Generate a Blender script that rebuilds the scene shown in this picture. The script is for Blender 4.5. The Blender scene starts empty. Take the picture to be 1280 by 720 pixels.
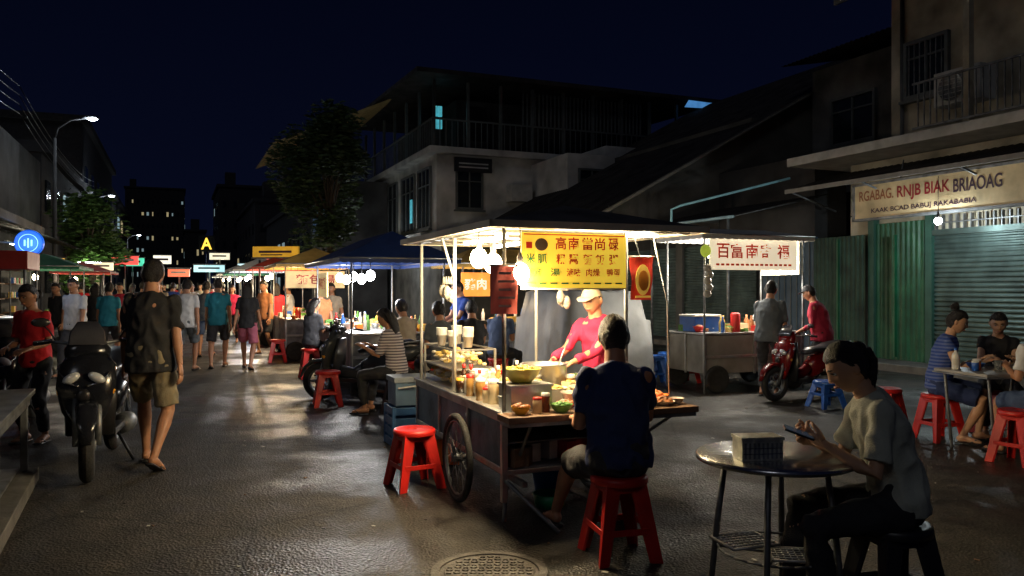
import bpy, bmesh, math, random, time
from mathutils import Vector, Matrix, noise
T0=time.time()
random.seed(7)
V=Vector
R=math.radians
sc=bpy.context.scene
# ---------------------------------------------------------------- materials
_mc={}
def M(name,col,rough=.6,metal=0,var=.18,scale=6,bump=0,bscale=60,em=0,ecol=None,alpha=1,trans=0,grime=0):
    if name in _mc: return _mc[name]
    m=bpy.data.materials.new(name); m.use_nodes=True
    nt=m.node_tree; b=nt.nodes['Principled BSDF']; L=nt.links
    tc=nt.nodes.new('ShaderNodeTexCoord')
    n=nt.nodes.new('ShaderNodeTexNoise'); n.inputs['Scale'].default_value=scale; n.inputs['Detail'].default_value=6
    L.new(tc.outputs['Object'],n.inputs['Vector'])
    r=nt.nodes.new('ShaderNodeValToRGB'); L.new(n.outputs['Fac'],r.inputs['Fac'])
    r.color_ramp.elements[0].position=.3; r.color_ramp.elements[1].position=.7
    r.color_ramp.elements[0].color=[max(0,c*(1-var-grime)) for c in col]+[1]
    r.color_ramp.elements[1].color=[min(1,c*(1+var)) for c in col]+[1]
    L.new(r.outputs['Color'],b.inputs['Base Color'])
    rr=nt.nodes.new('ShaderNodeMapRange'); L.new(n.outputs['Fac'],rr.inputs['Value'])
    rr.inputs['To Min'].default_value=min(1,rough*1.2); rr.inputs['To Max'].default_value=rough*.8
    L.new(rr.outputs['Result'],b.inputs['Roughness'])
    b.inputs['Metallic'].default_value=metal
    if trans: b.inputs['Transmission Weight'].default_value=trans
    if bump:
        n2=nt.nodes.new('ShaderNodeTexNoise'); n2.inputs['Scale'].default_value=bscale; n2.inputs['Detail'].default_value=4
        L.new(tc.outputs['Object'],n2.inputs['Vector'])
        bm=nt.nodes.new('ShaderNodeBump'); bm.inputs['Strength'].default_value=bump; bm.inputs['Distance'].default_value=.02
        L.new(n2.outputs['Fac'],bm.inputs['Height']); L.new(bm.outputs['Normal'],b.inputs['Normal'])
    if em:
        b.inputs['Emission Color'].default_value=list(ecol or col)+[1]; b.inputs['Emission Strength'].default_value=em
        if em<3 and ecol is None: L.new(r.outputs['Color'],b.inputs['Emission Color'])
    _mc[name]=m; return m
def stripes(name,c1,c2,freq,axis='Z',rough=.8):
    if name in _mc: return _mc[name]
    m=M(name,c1,rough); nt=m.node_tree; b=nt.nodes['Principled BSDF']; L=nt.links
    tc=nt.nodes.new('ShaderNodeTexCoord'); sp=nt.nodes.new('ShaderNodeSeparateXYZ'); L.new(tc.outputs['Object'],sp.inputs[0])
    mu=nt.nodes.new('ShaderNodeMath'); mu.operation='MULTIPLY'; mu.inputs[1].default_value=freq; L.new(sp.outputs[axis],mu.inputs[0])
    fr=nt.nodes.new('ShaderNodeMath'); fr.operation='FRACT'; L.new(mu.outputs[0],fr.inputs[0])
    gt=nt.nodes.new('ShaderNodeMath'); gt.operation='GREATER_THAN'; gt.inputs[1].default_value=.5; L.new(fr.outputs[0],gt.inputs[0])
    mx=nt.nodes.new('ShaderNodeMix'); mx.data_type='RGBA'; L.new(gt.outputs[0],mx.inputs[0])
    mx.inputs[6].default_value=list(c1)+[1]; mx.inputs[7].default_value=list(c2)+[1]
    L.new(mx.outputs[2],b.inputs['Base Color']); return m
steel=M('stainless_steel',(.50,.50,.49),.36,.85,.25,5,.15,30,grime=.1)
steeld=M('dull_steel',(.22,.23,.24),.5,.7,.3,7,.2,30,grime=.2)
paintw=M('white_paint',(.55,.55,.52),.5,0,.12,4,.1,20,grime=.15)
blackp=M('black_plastic',(.02,.02,.022),.35)
rubber=M('tyre_rubber',(.02,.02,.02),.8,0,.3,20,.3,80)
redp=M('red_plastic',(.48,.012,.008),.45,0,.15,5,.05,30,grime=.12)
bluep=M('blue_plastic',(.02,.10,.42),.4)
wood=M('worn_wood',(.16,.09,.05),.65,0,.35,9,.4,30)
glassd=M('dark_glass',(.015,.02,.025),.12)
chrome=M('chrome',(.7,.7,.72),.15,1)
# ---------------------------------------------------------------- mesh builder
class MB:
    def __init__(s): s.v=[];s.f=[];s.m=[];s.s=[];s.mats=[]; s.M=Matrix()
    def mi(s,m):
        if m not in s.mats: s.mats.append(m)
        return s.mats.index(m)
    def add(s,vs,fs,mat,smooth=False):
        o=len(s.v); k=s.mi(mat); A=s.M
        s.v+=[A@V(v) for v in vs]
        for f in fs: s.f.append([i+o for i in f]); s.m.append(k); s.s.append(smooth)
    def box(s,c,d,mat,rz=0,rx=0,ry=0,taper=1):
        x,y,z=d[0]/2,d[1]/2,d[2]/2; t=taper
        vs=[V(p) for p in [(-x*t,-y*t,-z),(x*t,-y*t,-z),(x*t,y*t,-z),(-x*t,y*t,-z),(-x,-y,z),(x,-y,z),(x,y,z),(-x,y,z)]]
        if rz or rx or ry:
            A=Matrix.Rotation(rz,3,'Z')@Matrix.Rotation(ry,3,'Y')@Matrix.Rotation(rx,3,'X'); vs=[A@v for v in vs]
        vs=[v+V(c) for v in vs]
        s.add(vs,[(0,3,2,1),(4,5,6,7),(0,1,5,4),(1,2,6,5),(2,3,7,6),(3,0,4,7)],mat)
    def bb(s,x0,x1,y0,y1,z0,z1,mat): s.box(((x0+x1)/2,(y0+y1)/2,(z0+z1)/2),(abs(x1-x0),abs(y1-y0),abs(z1-z0)),mat)
    def quad(s,a,b,c,d,mat): s.add([a,b,c,d],[(0,1,2,3)],mat)
    def tube(s,pts,rad,mat,seg=10,side=None,smooth=True,cap=True):
        pts=[V(p) for p in pts]; n=len(pts)
        if not isinstance(rad,(list,tuple)): rad=[rad]*n
        sv=V(side) if side is not None else None; vs=[]
        for i in range(n):
            t=pts[min(i+1,n-1)]-pts[max(i-1,0)]
            t=t.normalized() if t.length>1e-7 else V((0,0,1))
            if sv is None: sv=t.orthogonal()
            sv=sv-t*sv.dot(t)
            if sv.length<1e-4: sv=t.orthogonal()
            sv=sv.normalized(); w=t.cross(sv)
            r=rad[i]; rx,ry=(r if isinstance(r,(list,tuple)) else (r,r))
            for k in range(seg):
                a=2*math.pi*k/seg; vs.append(pts[i]+sv*(rx*math.cos(a))+w*(ry*math.sin(a)))
        fs=[]
        for i in range(n-1):
            for k in range(seg):
                fs.append((i*seg+k,i*seg+(k+1)%seg,(i+1)*seg+(k+1)%seg,(i+1)*seg+k))
        if cap:
            fs.append(tuple(reversed(range(seg)))); fs.append(tuple((n-1)*seg+k for k in range(seg)))
        s.add(vs,fs,mat,smooth)
    def sph(s,c,r,mat,seg=14,rings=9,A=None):
        r=(r,r,r) if not isinstance(r,(tuple,list)) else r
        vs=[];fs=[]
        for i in range(rings+1):
            th=math.pi*i/rings
            for k in range(seg):
                a=2*math.pi*k/seg
                p=V((r[0]*math.sin(th)*math.cos(a),r[1]*math.sin(th)*math.sin(a),r[2]*math.cos(th)))
                if A: p=A@p
                vs.append(p+V(c))
        for i in range(rings):
            for k in range(seg):
                fs.append((i*seg+k,(i+1)*seg+k,(i+1)*seg+(k+1)%seg,i*seg+(k+1)%seg))
        s.add(vs,fs,mat,True)
    def lathe(s,c,prof,mat,seg=20,axis='Z',smooth=True):
        vs=[];fs=[];n=len(prof)
        for r,z in prof:
            for k in range(seg):
                a=2*math.pi*k/seg; p=(r*math.cos(a),r*math.sin(a),z)
                if axis=='X': p=(p[2],p[0],p[1])
                if axis=='Y': p=(p[1],p[2],p[0])
                vs.append(V(p)+V(c))
        for i in range(n-1):
            for k in range(seg): fs.append((i*seg+k,i*seg+(k+1)%seg,(i+1)*seg+(k+1)%seg,(i+1)*seg+k))
        s.add(vs,fs,mat,smooth)
    def corr(s,o,u,w,n,depth,mat,nv=1):
        o=V(o);u=V(u);w=V(w);nr=u.cross(w).normalized()*depth; vs=[];fs=[]
        for i in range(n*4+1):
            off=nr*(0,1,1,0)[i%4]
            p=o+u*(i/(n*4)); vs+= [p+off,p+off+w]
        for i in range(n*4): fs.append((2*i,2*i+2,2*i+3,2*i+1))
        s.add(vs,fs,mat)
    def text(s,body,c,X,Y,w,h,mat,keep=True):
        """lettering mesh centred at c, X right, Y up, fitted in w x h"""
        cu=bpy.data.curves.new('t','FONT'); cu.body=body; cu.align_x='CENTER'; cu.align_y='CENTER'; cu.offset=.018
        ob=bpy.data.objects.new('t',cu); sc.collection.objects.link(ob)
        dg=bpy.context.evaluated_depsgraph_get(); me=bpy.data.meshes.new_from_object(ob.evaluated_get(dg))
        vs=[v.co.copy() for v in me.vertices]; fs=[tuple(p.vertices) for p in me.polygons]
        bpy.data.objects.remove(ob); bpy.data.meshes.remove(me)
        if not vs: return
        x0=min(v.x for v in vs);x1=max(v.x for v in vs);y0=min(v.y for v in vs);y1=max(v.y for v in vs)
        sx=w/max(x1-x0,.01); sy=h/max(y1-y0,.01)
        if keep:
            sx=min(sx,sy*1.3); sy=min(sy,sx*1.5)
        X=V(X).normalized();Y=V(Y).normalized();c=V(c)
        s.add([c+X*((v.x-(x0+x1)/2)*sx)+Y*((v.y-(y0+y1)/2)*sy) for v in vs],fs,mat)
    def make(s,name,loc=(0,0,0),rz=0,bev=0,parent=None):
        me=bpy.data.meshes.new(name); me.from_pydata([tuple(v) for v in s.v],[],s.f)
        for m in s.mats: me.materials.append(m)
        for p,k,sm in zip(me.polygons,s.m,s.s): p.material_index=k; p.use_smooth=sm
        me.update(); ob=bpy.data.objects.new(name,me); sc.collection.objects.link(ob)
        ob.location=loc; ob.rotation_euler=(0,0,rz)
        if bev:
            b=ob.modifiers.new('bevel','BEVEL'); b.width=bev; b.segments=2; b.limit_method='ANGLE'; b.angle_limit=R(50)
        if parent: ob.parent=parent
        return ob
def empty(name,loc,rz=0):
    e=bpy.data.objects.new(name,None); sc.collection.objects.link(e); e.location=loc; e.rotation_euler=(0,0,rz); e.empty_display_size=.2; return e
def lamp(loc,w,col=(1,.85,.65),r=.05,name='bulb_light',parent=None):
    l=bpy.data.lights.new(name,'POINT'); l.energy=w; l.color=col; l.shadow_soft_size=r
    o=bpy.data.objects.new(name,l); sc.collection.objects.link(o); o.location=loc
    if parent: o.parent=parent
    return o
bulbW=M('bulb_warm',(1,.9,.7),.3,em=55,ecol=(1,.80,.48)); bulbC=M('bulb_cool',(1,1,1),.3,em=45,ecol=(.93,.96,1))
def fixture(name,loc,rz,w,col,ln=1.2,mat=None):
    g=MB(); g.tube([(-ln/2,0,0),(ln/2,0,0)],.015,mat or bulbC,8); g.box((0,0,.03),(ln+.1,.06,.03),paintw); g.tube([(0,0,.04),(0,0,.25)],.01,blackp,5)
    o=g.make(name,loc,rz); lamp((0,0,-.08),w,col,.1,'tube_light',o); return o
def voxel(mb,name,vox,mat,it=3,disp=0,ds=7,parent=None,seed=0):
    ob=mb.make('tmp')
    m=ob.modifiers.new('r','REMESH'); m.mode='VOXEL'; m.voxel_size=vox; m.use_smooth_shade=True
    q=ob.modifiers.new('s','SMOOTH'); q.iterations=it; q.factor=.5
    dg=bpy.context.evaluated_depsgraph_get(); me=bpy.data.meshes.new_from_object(ob.evaluated_get(dg))
    bpy.data.objects.remove(ob)
    if disp:
        off=V((seed*3.1,seed*1.7,0)); ns=[v.normal.copy() for v in me.vertices]
        for v,n in zip(me.vertices,ns):
            c=v.co; w=noise.noise(V((c.x*ds,c.y*ds,c.z*ds*1.6))+off)
            k=1-abs(noise.noise(V((c.x*ds*1.3+c.z*4,c.y*ds*1.3,c.z*ds*.9-c.x*5))+off))*2.2
            v.co=c+n*(disp*(.8*w+.7*k-.5))
    me.materials.clear(); me.materials.append(mat)
    for p in me.polygons: p.use_smooth=True; p.material_index=0
    o=bpy.data.objects.new(name,me); sc.collection.objects.link(o)
    if parent: o.parent=parent
    return o
# ---------------------------------------------------------------- people
skinA=M('skin_tan',(.42,.20,.11),.5,0,.14,12,.08,90)
skinB=M('skin_light',(.54,.30,.18),.5,0,.12,12,.08,90)
lipm=M('lips',(.30,.10,.08),.45); eyew=M('eye_white',(.6,.58,.55),.25); irism=M('iris',(.02,.012,.01),.2)
hairm=M('black_hair',(.014,.011,.010),.38,0,.4,60,.8,150)
def hdef(x,y,z,s=1):
    px=.079*x; py=.097*y; pz=.116*z
    if z<0: px*=1-.33*(-z)**1.4
    if y<0 and z<-.1: py*=1-.25*min(1,(-z-.1)/.6)
    if y>0:
        py*=.93; g=math.exp(-(x/.17)**2)
        t=(0 if z>.22 else (.22-z)/.42 if z>-.2 else max(0,1-(-.2-z)/.12))
        py+=.022*g*max(0,t)
        for sx in(-1,1): py-=.012*math.exp(-((x-sx*.40)/.2)**2-((z-.06)/.13)**2)
        py+=.005*math.exp(-((z-.24)/.09)**2)*math.exp(-(x/.6)**2)
        py+=.007*math.exp(-(x/.3)**2)*(math.exp(-((z+.43)/.05)**2)+math.exp(-((z+.55)/.05)**2))
        py+=.010*math.exp(-(x/.35)**2-((z+.82)/.18)**2)
    return V((px,py,pz))*s
def zline(y):
    if y>.35: return .45
    if y>-.1: return -.12+(y+.1)/.45*.57
    if y>-.4: return -.66+(y+.4)/.3*.54
    return -.70
def ik(a,t,l1,l2,pole):
    d=t-a; L=d.length
    if L>(l1+l2)*.998: t=a+d*((l1+l2)*.998/L); d=t-a; L=d.length
    x=(l1*l1-l2*l2+L*L)/(2*L); h=math.sqrt(max(l1*l1-x*x,0)); n=d/L; p=V(pole); p=p-n*p.dot(n); p.normalize()
    return a+n*x+p*h,t
def hand(mb,w,d,n,right,s,curl,mat):
    d=d.normalized(); n=(n-d*n.dot(d)).normalized(); t=d.cross(n)*(1 if right else -1)
    mb.tube([w-d*.03*s,w+d*.015*s,w+d*.05*s,w+d*.088*s],[(.023*s,.018*s),(.029*s,.017*s),(.040*s,.016*s),(.037*s,.011*s)],mat,10,side=t)
    for off,ln in((.029,.070),(.010,.080),(-.010,.075),(-.029,.058)):
        p=w+d*(.078*s)+t*(off*s); pts=[p]; a=curl*.5
        for q in(.5,.3,.24):
            p=p+(d*math.cos(a)+n*math.sin(a)+t*off*2)*(ln*q*s); pts.append(p); a+=curl*.8
        mb.tube(pts,[.0095*s,.009*s,.008*s,.005*s],mat,7)
    p=w+d*(.02*s)+t*(.022*s)
    e=(d*.75+t*.7+n*.15).normalized(); p2=p+e*(.045*s); e2=(d*.85+t*.2+n*.35*max(.4,curl)).normalized(); p3=p2+e2*(.03*s); p4=p3+e2*(.02*s)
    mb.tube([p,p2,p3,p4],[.014*s,.011*s,.0095*s,.006*s],mat,7)
def person(name,pos,face,H=1.7,pel=None,lean=3,hpitch=8,hyaw=0,hroll=0,hands=None,feet=None,curl=.5,palm=None,
           shirt=None,sleeve=.62,bottom='shorts',bmat=None,hair='short',skin=None,fem=False,vox=.014,bulk=1.0,foot='flip',
           hem=.1,cap=None,footm=None,seed=0,kpole=(0,1,.35),wr_=.012):
    s=H/1.7; skin=skin or skinA; root=empty(name,pos,face)
    pz=(pel if pel is not None else .91*s)
    p0=V((0,0,pz)); seated=pz<.75*s
    D=lambda a:V((0,math.sin(R(a)),math.cos(R(a))))
    p1=p0+D(lean*.5)*.16*s; p2=p1+D(lean)*.17*s; p3=p2+D(lean*1.25)*.14*s; p4=p3+D(lean*1.35)*.055*s
    p5=p4+D(lean*.9+hpitch*.35)*.062*s
    sw=(.143 if fem else .162)*s*(.6+.4*bulk); X=V((1,0,0)); up3=(p4-p2).normalized()
    sh=[p3-X*sw-up3*.022*s,p3+X*sw-up3*.022*s]; hp=[p0+V((-.088*s,0,-.02*s)),p0+V((.088*s,0,-.02*s))]
    hands=hands or [(-.27,.05,.80),(.27,.05,.80)]
    feet=feet or [(-.1,0,.09,0),(.1,0,.09,0)]
    elb=[];wr=[];kn=[];an=[]
    for i,sg in((0,-1),(1,1)):
        t=V(hands[i][:3])*(1 if seated else s); pole=V((sg*.22,-.4,-1)) if len(hands[i])<4 else V(hands[i][3])
        e,w=ik(sh[i],t,.285*s,.25*s,pole); elb.append(e); wr.append(w)
        f=V(feet[i][:3]); kp=kpole; kp=V((kp[0]+sg*.25,kp[1],kp[2]))
        k,a=ik(hp[i],f,.43*s,.41*s,kp); kn.append(k); an.append(a)
    B=bulk; nk=.86 if fem else 1
    b=MB()
    b.tube([p0-V((0,0,.1*s)),p0-V((0,0,.04*s)),p0+V((0,0,.03*s)),p1,p2,p3,p4,p5+D(hpitch)*.05*s],
        [(.09*s,.08*s),(.145*s*B,.105*s*B),(.16*s*B,.112*s*B),((.122 if fem else .14)*s*B,.095*s*B),(.148*s*B,.11*s*B),((.135 if fem else .15)*s,.085*s),(.064*s*nk,.062*s*nk),(.054*s*nk,.058*s*nk)],skin,20,side=X)
    q=lambda a,c,t:a+(c-a)*t
    for i in(0,1):
        b.sph(sh[i],.052*s,skin)
        ff=.88 if fem else 1
        b.tube([sh[i],q(sh[i],elb[i],.45),elb[i],q(elb[i],wr[i],.3),q(elb[i],wr[i],.75),wr[i]],[.052*s*ff,.047*s*ff,.038*s*ff,.040*s*ff,.028*s*ff,.024*s*ff],skin,12)
        b.tube([hp[i],q(hp[i],kn[i],.5),kn[i],q(kn[i],an[i],.28),q(kn[i],an[i],.75),an[i]],[.085*s,.074*s,.053*s,.056*s,.036*s,.032*s],skin,14)
        f=feet[i]; pit=R(f[3]) if len(f)>3 else 0; yaw=R(f[4]) if len(f)>4 else (R(8)*(-1 if i else 1))
        fd=V((math.sin(-yaw),math.cos(yaw)*math.cos(pit),-math.sin(pit))).normalized(); fu=X.cross(fd).normalized()
        a=an[i]; 
        b.tube([a-fd*.055*s-fu*.045*s,a-fd*.03*s-fu*.035*s,a+fd*.04*s-fu*.035*s,a+fd*.12*s-fu*.052*s,a+fd*.17*s-fu*.06*s],[(.02*s,.02*s),(.033*s,.036*s),(.038*s,.036*s),(.045*s,.021*s),(.035*s,.013*s)],skin,12,side=X)
        so=MB(); sm=footm or blackp; c=a+fd*.055*s-fu*.078*s
        so.tube([c-fd*.13*s,c-fd*.115*s,c,c+fd*.1*s,c+fd*.135*s,c+fd*.15*s],[(.02*s,.011),(.036*s,.012),(.040*s,.012),(.05*s,.012),(.04*s,.012),(.015*s,.01)],sm,16,side=X)
        so.tube([c+fd*.09*s+fu*.025*s,c+fd*.06*s+X*.03*s+fu*.04*s,c+X*.042*s],[.006,.008,.008],sm,6); so.tube([c+fd*.09*s+fu*.025*s,c+fd*.06*s-X*.03*s+fu*.04*s,c-X*.042*s],[.006,.008,.008],sm,6)
        so.make('footwear',parent=root)
    voxel(b,'body',vox*.8,skin,2,parent=root)
    h=MB()
    for i in(0,1):
        d=(wr[i]-elb[i]).normalized()
        if palm: n=V(palm[i])
        else:
            n=V((1 if i==0 else -1,0,-.15)) if d.z<-.6 else V((.25 if i==0 else -.25,0,-1))
        hand(h,wr[i],d,n,i==1,s*1.05,curl,skin)
    h.make('hands',parent=root)
    A=Matrix.Rotation(R(hyaw),4,'Z')@Matrix.Rotation(-R(hpitch),4,'X')@Matrix.Rotation(R(hroll),4,'Y')
    hc=p5+(A@V((0,.016,.088)))*s; HM=Matrix.Translation(hc)@A; Ai=A.inverted()
    g=MB(); g.M=HM; hs=s*(1.05 if not fem else 1.03)
    def shell(fn,mat,seg=40,rings=30):
        vs=[];fs=[]
        for i in range(rings+1):
            th=math.pi*i/rings
            for k in range(seg):
                a=2*math.pi*k/seg; vs.append(fn(math.sin(th)*math.cos(a),math.sin(th)*math.sin(a),math.cos(th)))
        for i in range(rings):
            for k in range(seg): fs.append((i*seg+k,(i+1)*seg+k,(i+1)*seg+(k+1)%seg,i*seg+(k+1)%seg))
        g.add(vs,fs,mat,True)
    shell(lambda x,y,z:hdef(x,y,z,hs),skin)
    for sx in(-1,1):
        g.sph((sx*.030*hs,.072*hs,.008*hs),(.0135*hs,.011*hs,.008*hs),eyew,10,6)
        g.sph((sx*.030*hs,.0785*hs,.007*hs),(.006*hs,.005*hs,.0065*hs),irism,8,5)
        g.tube([(sx*.017*hs,.088*hs,.018*hs),(sx*.03*hs,.086*hs,.0165*hs),(sx*.044*hs,.077*hs,.012*hs)],.0028*hs,hairm,6)
        g.tube([(sx*.014*hs,.092*hs,.030*hs),(sx*.03*hs,.090*hs,.035*hs),(sx*.048*hs,.077*hs,.030*hs)],[.003*hs,.0045*hs,.002*hs],hairm,6)
        g.sph((sx*.079*hs,-.008*hs,-.002*hs),(.009*hs,.019*hs,.031*hs),skin,10,8,A=Matrix.Rotation(sx*.35,3,'Z'))
    g.tube([(-.024*hs,.080*hs,-.058*hs),(-.01*hs,.0935*hs,-.055*hs),(.01*hs,.0935*hs,-.055*hs),(.024*hs,.080*hs,-.058*hs)],[.002*hs,.0062*hs,.0062*hs,.002*hs],lipm,7)
    th=.12 if hair in('pony','bun','low') else .15 if fem else .11
    if cap: th=.03
    na=.02 if fem else .04
    def hf(x,y,z):
        qq=z-zline(y)+.05*noise.noise(V((x*6,y*6,z*6+seed)))+.04*noise.noise(V((x*22,y*22,seed))); t=max(0,min(1,qq/.14)); t=t*t*(3-2*t)
        n=na*noise.noise(V((x*7+seed,y*7,z*3)))+.018*noise.noise(V((x*28,y*28,z*7)))
        return hdef(x,min(y,y if y<0 else y*.98),z,hs)*(.9+(.1+th+n)*t)
    shell(hf,hairm,60,44)
    if hair=='pony':
        b0=V((0,-.085,.045)); bk=A.to_3x3()@V((0,-1,0)); bk.z=0; bk.normalize(); bk=Ai.to_3x3()@bk; dn=Ai.to_3x3()@V((0,0,-1))
        g.sph(b0,(.040,.034,.040),hairm)
        g.tube([b0-bk*.01,b0+bk*.03+dn*.012,b0+bk*.045+dn*.05,b0+bk*.045+dn*.10,b0+bk*.035+dn*.15,b0+bk*.03+dn*.20,b0+bk*.025+dn*.25],[.028,.030,.036,.036,.030,.018,.004],hairm,12)
        for k in range(16):
            a=V((random.uniform(-.028,.028),0,0)); o=bk*random.uniform(-.015,.015); g.tube([b0+bk*.02+a,b0+bk*.05+dn*.05+a+o,b0+bk*.05+dn*.13+a*1.3+o,b0+bk*.03+dn*random.uniform(.21,.28)+a+o],[.008,.008,.006,.001],hairm,5)
    if hair=='bun':
        g.sph((0,-.07,.13),(.045,.045,.038),hairm); g.sph((0.01,-.065,.165),(.02,.025,.018),hairm)
    if hair=='low':
        g.sph((0,-.115,-.02),(.05,.038,.045),hairm)
    if hair=='long':
        g.tube([(0,-.03,.06),(0,-.075,.0),(0,-.09,-.08),(0,-.09,-.16),(0,-.08,-.24)],[(.075,.055),(.095,.05),(.098,.04),(.09,.03),(.05,.01)],hairm,14,side=(1,0,0))
    if cap:
        vs=[];fs=[]; seg=28
        for i in range(9):
            z=.34+.66*math.sin(math.pi/2*i/8); r=math.sqrt(max(0,1-z*z))
            for k in range(seg):
                a=2*math.pi*k/seg; p=hdef(r*math.cos(a),r*math.sin(a),z,hs); vs.append(V((p.x*1.16,p.y*1.14,p.z*1.12-(.018 if math.sin(a)<0 else 0)*(1-i/8))))
        for i in range(8):
            for k in range(seg): fs.append((i*seg+k,i*seg+(k+1)%seg,(i+1)*seg+(k+1)%seg,(i+1)*seg+k))
        g.add(vs,fs,cap,True)
        g.tube([(0,.05,.044),(0,.09,.046),(0,.125,.040),(0,.15,.030)],[(.078,.004),(.074,.005),(.06,.005),(.03,.004)],cap,18,side=(1,0,0))
    g.make('head_and_hair',parent=root)
    c=MB()
    hz=-hem*s if not seated else -.05*s
    c.tube([p0+V((0,0,hz)),p0+V((0,0,hz*.4)),p0+V((0,0,.05*s)),p1,p2,p3-up3*.01*s,p3+up3*.03*s,p4+up3*.002*s],
        [(.172*s*B,.13*s*B),(.178*s*B,.135*s*B),(.172*s*B,.132*s*B),((.145 if fem else .162)*s*B,.12*s*B),(.168*s*B,.131*s*B),(.162*s,.105*s),(.118*s,.085*s),(.078*s*nk,.075*s*nk)],shirt,24,side=X)
    for i in(0,1):
        c.sph(sh[i],.062*s if sleeve>.05 else .055*s,shirt)
        if sleeve<=.05: continue
        if sleeve<=1: c.tube([sh[i],q(sh[i],elb[i],sleeve*.5),q(sh[i],elb[i],sleeve)],[.062*s,.060*s,.063*s],shirt,14)
        else: c.tube([sh[i],q(sh[i],elb[i],.5),elb[i],q(elb[i],wr[i],.4),q(elb[i],wr[i],min(.92,sleeve-1))],[.062*s,.057*s,.050*s,.047*s,.038*s],shirt,14)
    voxel(c,'shirt',vox,shirt,2,disp=wr_*s,ds=8,parent=root,seed=seed+1)
    c=MB(); bm_=bmat
    c.tube([p0+V((0,0,-.1*s)),p0-V((0,0,.04*s)),p0+V((0,0,.04*s)),p0+V((0,0,.1*s))],[(.12*s,.10*s),(.17*s*B,.125*s*B),(.165*s*B,.123*s*B),(.15*s*B,.112*s*B)],bm_,20,side=X)
    for i in(0,1):
        if bottom=='shorts': c.tube([hp[i],q(hp[i],kn[i],.45),q(hp[i],kn[i],.9)],[.102*s,.100*s,.094*s],bm_,16)
        elif bottom=='short': c.tube([hp[i],q(hp[i],kn[i],.25),q(hp[i],kn[i],.5)],[.100*s,.098*s,.092*s],bm_,16)
        else: c.tube([hp[i],q(hp[i],kn[i],.5),kn[i],q(kn[i],an[i],.3),q(kn[i],an[i],.9)],[.098*s,.088*s,.068*s,.068*s,.055*s],bm_,16); c.sph(kn[i],.066*s,bm_)
    voxel(c,'trousers' if bottom=='pants' else bottom,vox,bm_,2,disp=.013*s,ds=9,parent=root,seed=seed+5)
    return root
def cloth(n,c,v=.12): return M('cloth_'+n,c,.85,0,v,10,.25,140)
cnavy=cloth('navy',(.018,.034,.12)); cblack=cloth('black',(.014,.014,.016)); ckhaki=cloth('khaki',(.22,.18,.11)); cgrey=cloth('greygreen',(.46,.48,.40)); cpants=cloth('charcoal',(.022,.022,.026))
cpink=cloth('pink',(.62,.025,.09)); cdk=cloth('darkgrey',(.035,.035,.04)); cwhite=cloth('white',(.6,.6,.6)); cred=cloth('red',(.55,.012,.02)); cteal=cloth('teal',(.02,.22,.30))
cmar=cloth('maroon',(.36,.012,.04)); cg2=cloth('grey',(.10,.115,.13)); cbeige=cloth('beige',(.42,.35,.26)); cblue=cloth('blue',(.02,.06,.30)); cor=cloth('orange',(.5,.2,.08)); cdenim=cloth('denim',(.05,.08,.16))
cstrB=stripes('striped_blue',(.015,.05,.26),(.10,.14,.34),30); cstrW=stripes('striped_white',(.55,.5,.5),(.12,.1,.12),30)
# ---------------------------------------------------------------- camera, world
cam=bpy.data.cameras.new('camera'); co=bpy.data.objects.new('camera',cam); sc.collection.objects.link(co)
co.location=(0,0,1.5); co.rotation_euler=(R(90),0,0); cam.lens=28.1; cam.sensor_width=36; cam.clip_end=1500; sc.camera=co
w=bpy.data.worlds.new('World'); sc.world=w; w.use_nodes=True
nt=w.node_tree; bg=nt.nodes['Background']
tc=nt.nodes.new('ShaderNodeTexCoord'); sp=nt.nodes.new('ShaderNodeSeparateXYZ'); nt.links.new(tc.outputs['Generated'],sp.inputs[0])
rp=nt.nodes.new('ShaderNodeValToRGB'); nt.links.new(sp.outputs['Z'],rp.inputs['Fac'])
rp.color_ramp.elements[0].color=(.0022,.0034,.012,1); rp.color_ramp.elements[1].color=(.0009,.0016,.0068,1); rp.color_ramp.elements[1].position=.35
nt.links.new(rp.outputs[0],bg.inputs['Color']); bg.inputs['Strength'].default_value=1
su=bpy.data.lights.new('fill_sun','SUN'); su.energy=.085; su.angle=R(12); su.color=(.92,.94,1); so=bpy.data.objects.new('fill_sun',su); sc.collection.objects.link(so); so.rotation_euler=(R(56),0,R(-24))  # weak fill sun added behind the camera to lift the foreground
sc.view_settings.view_transform='Standard'; sc.view_settings.look='None'; sc.view_settings.exposure=0
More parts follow.
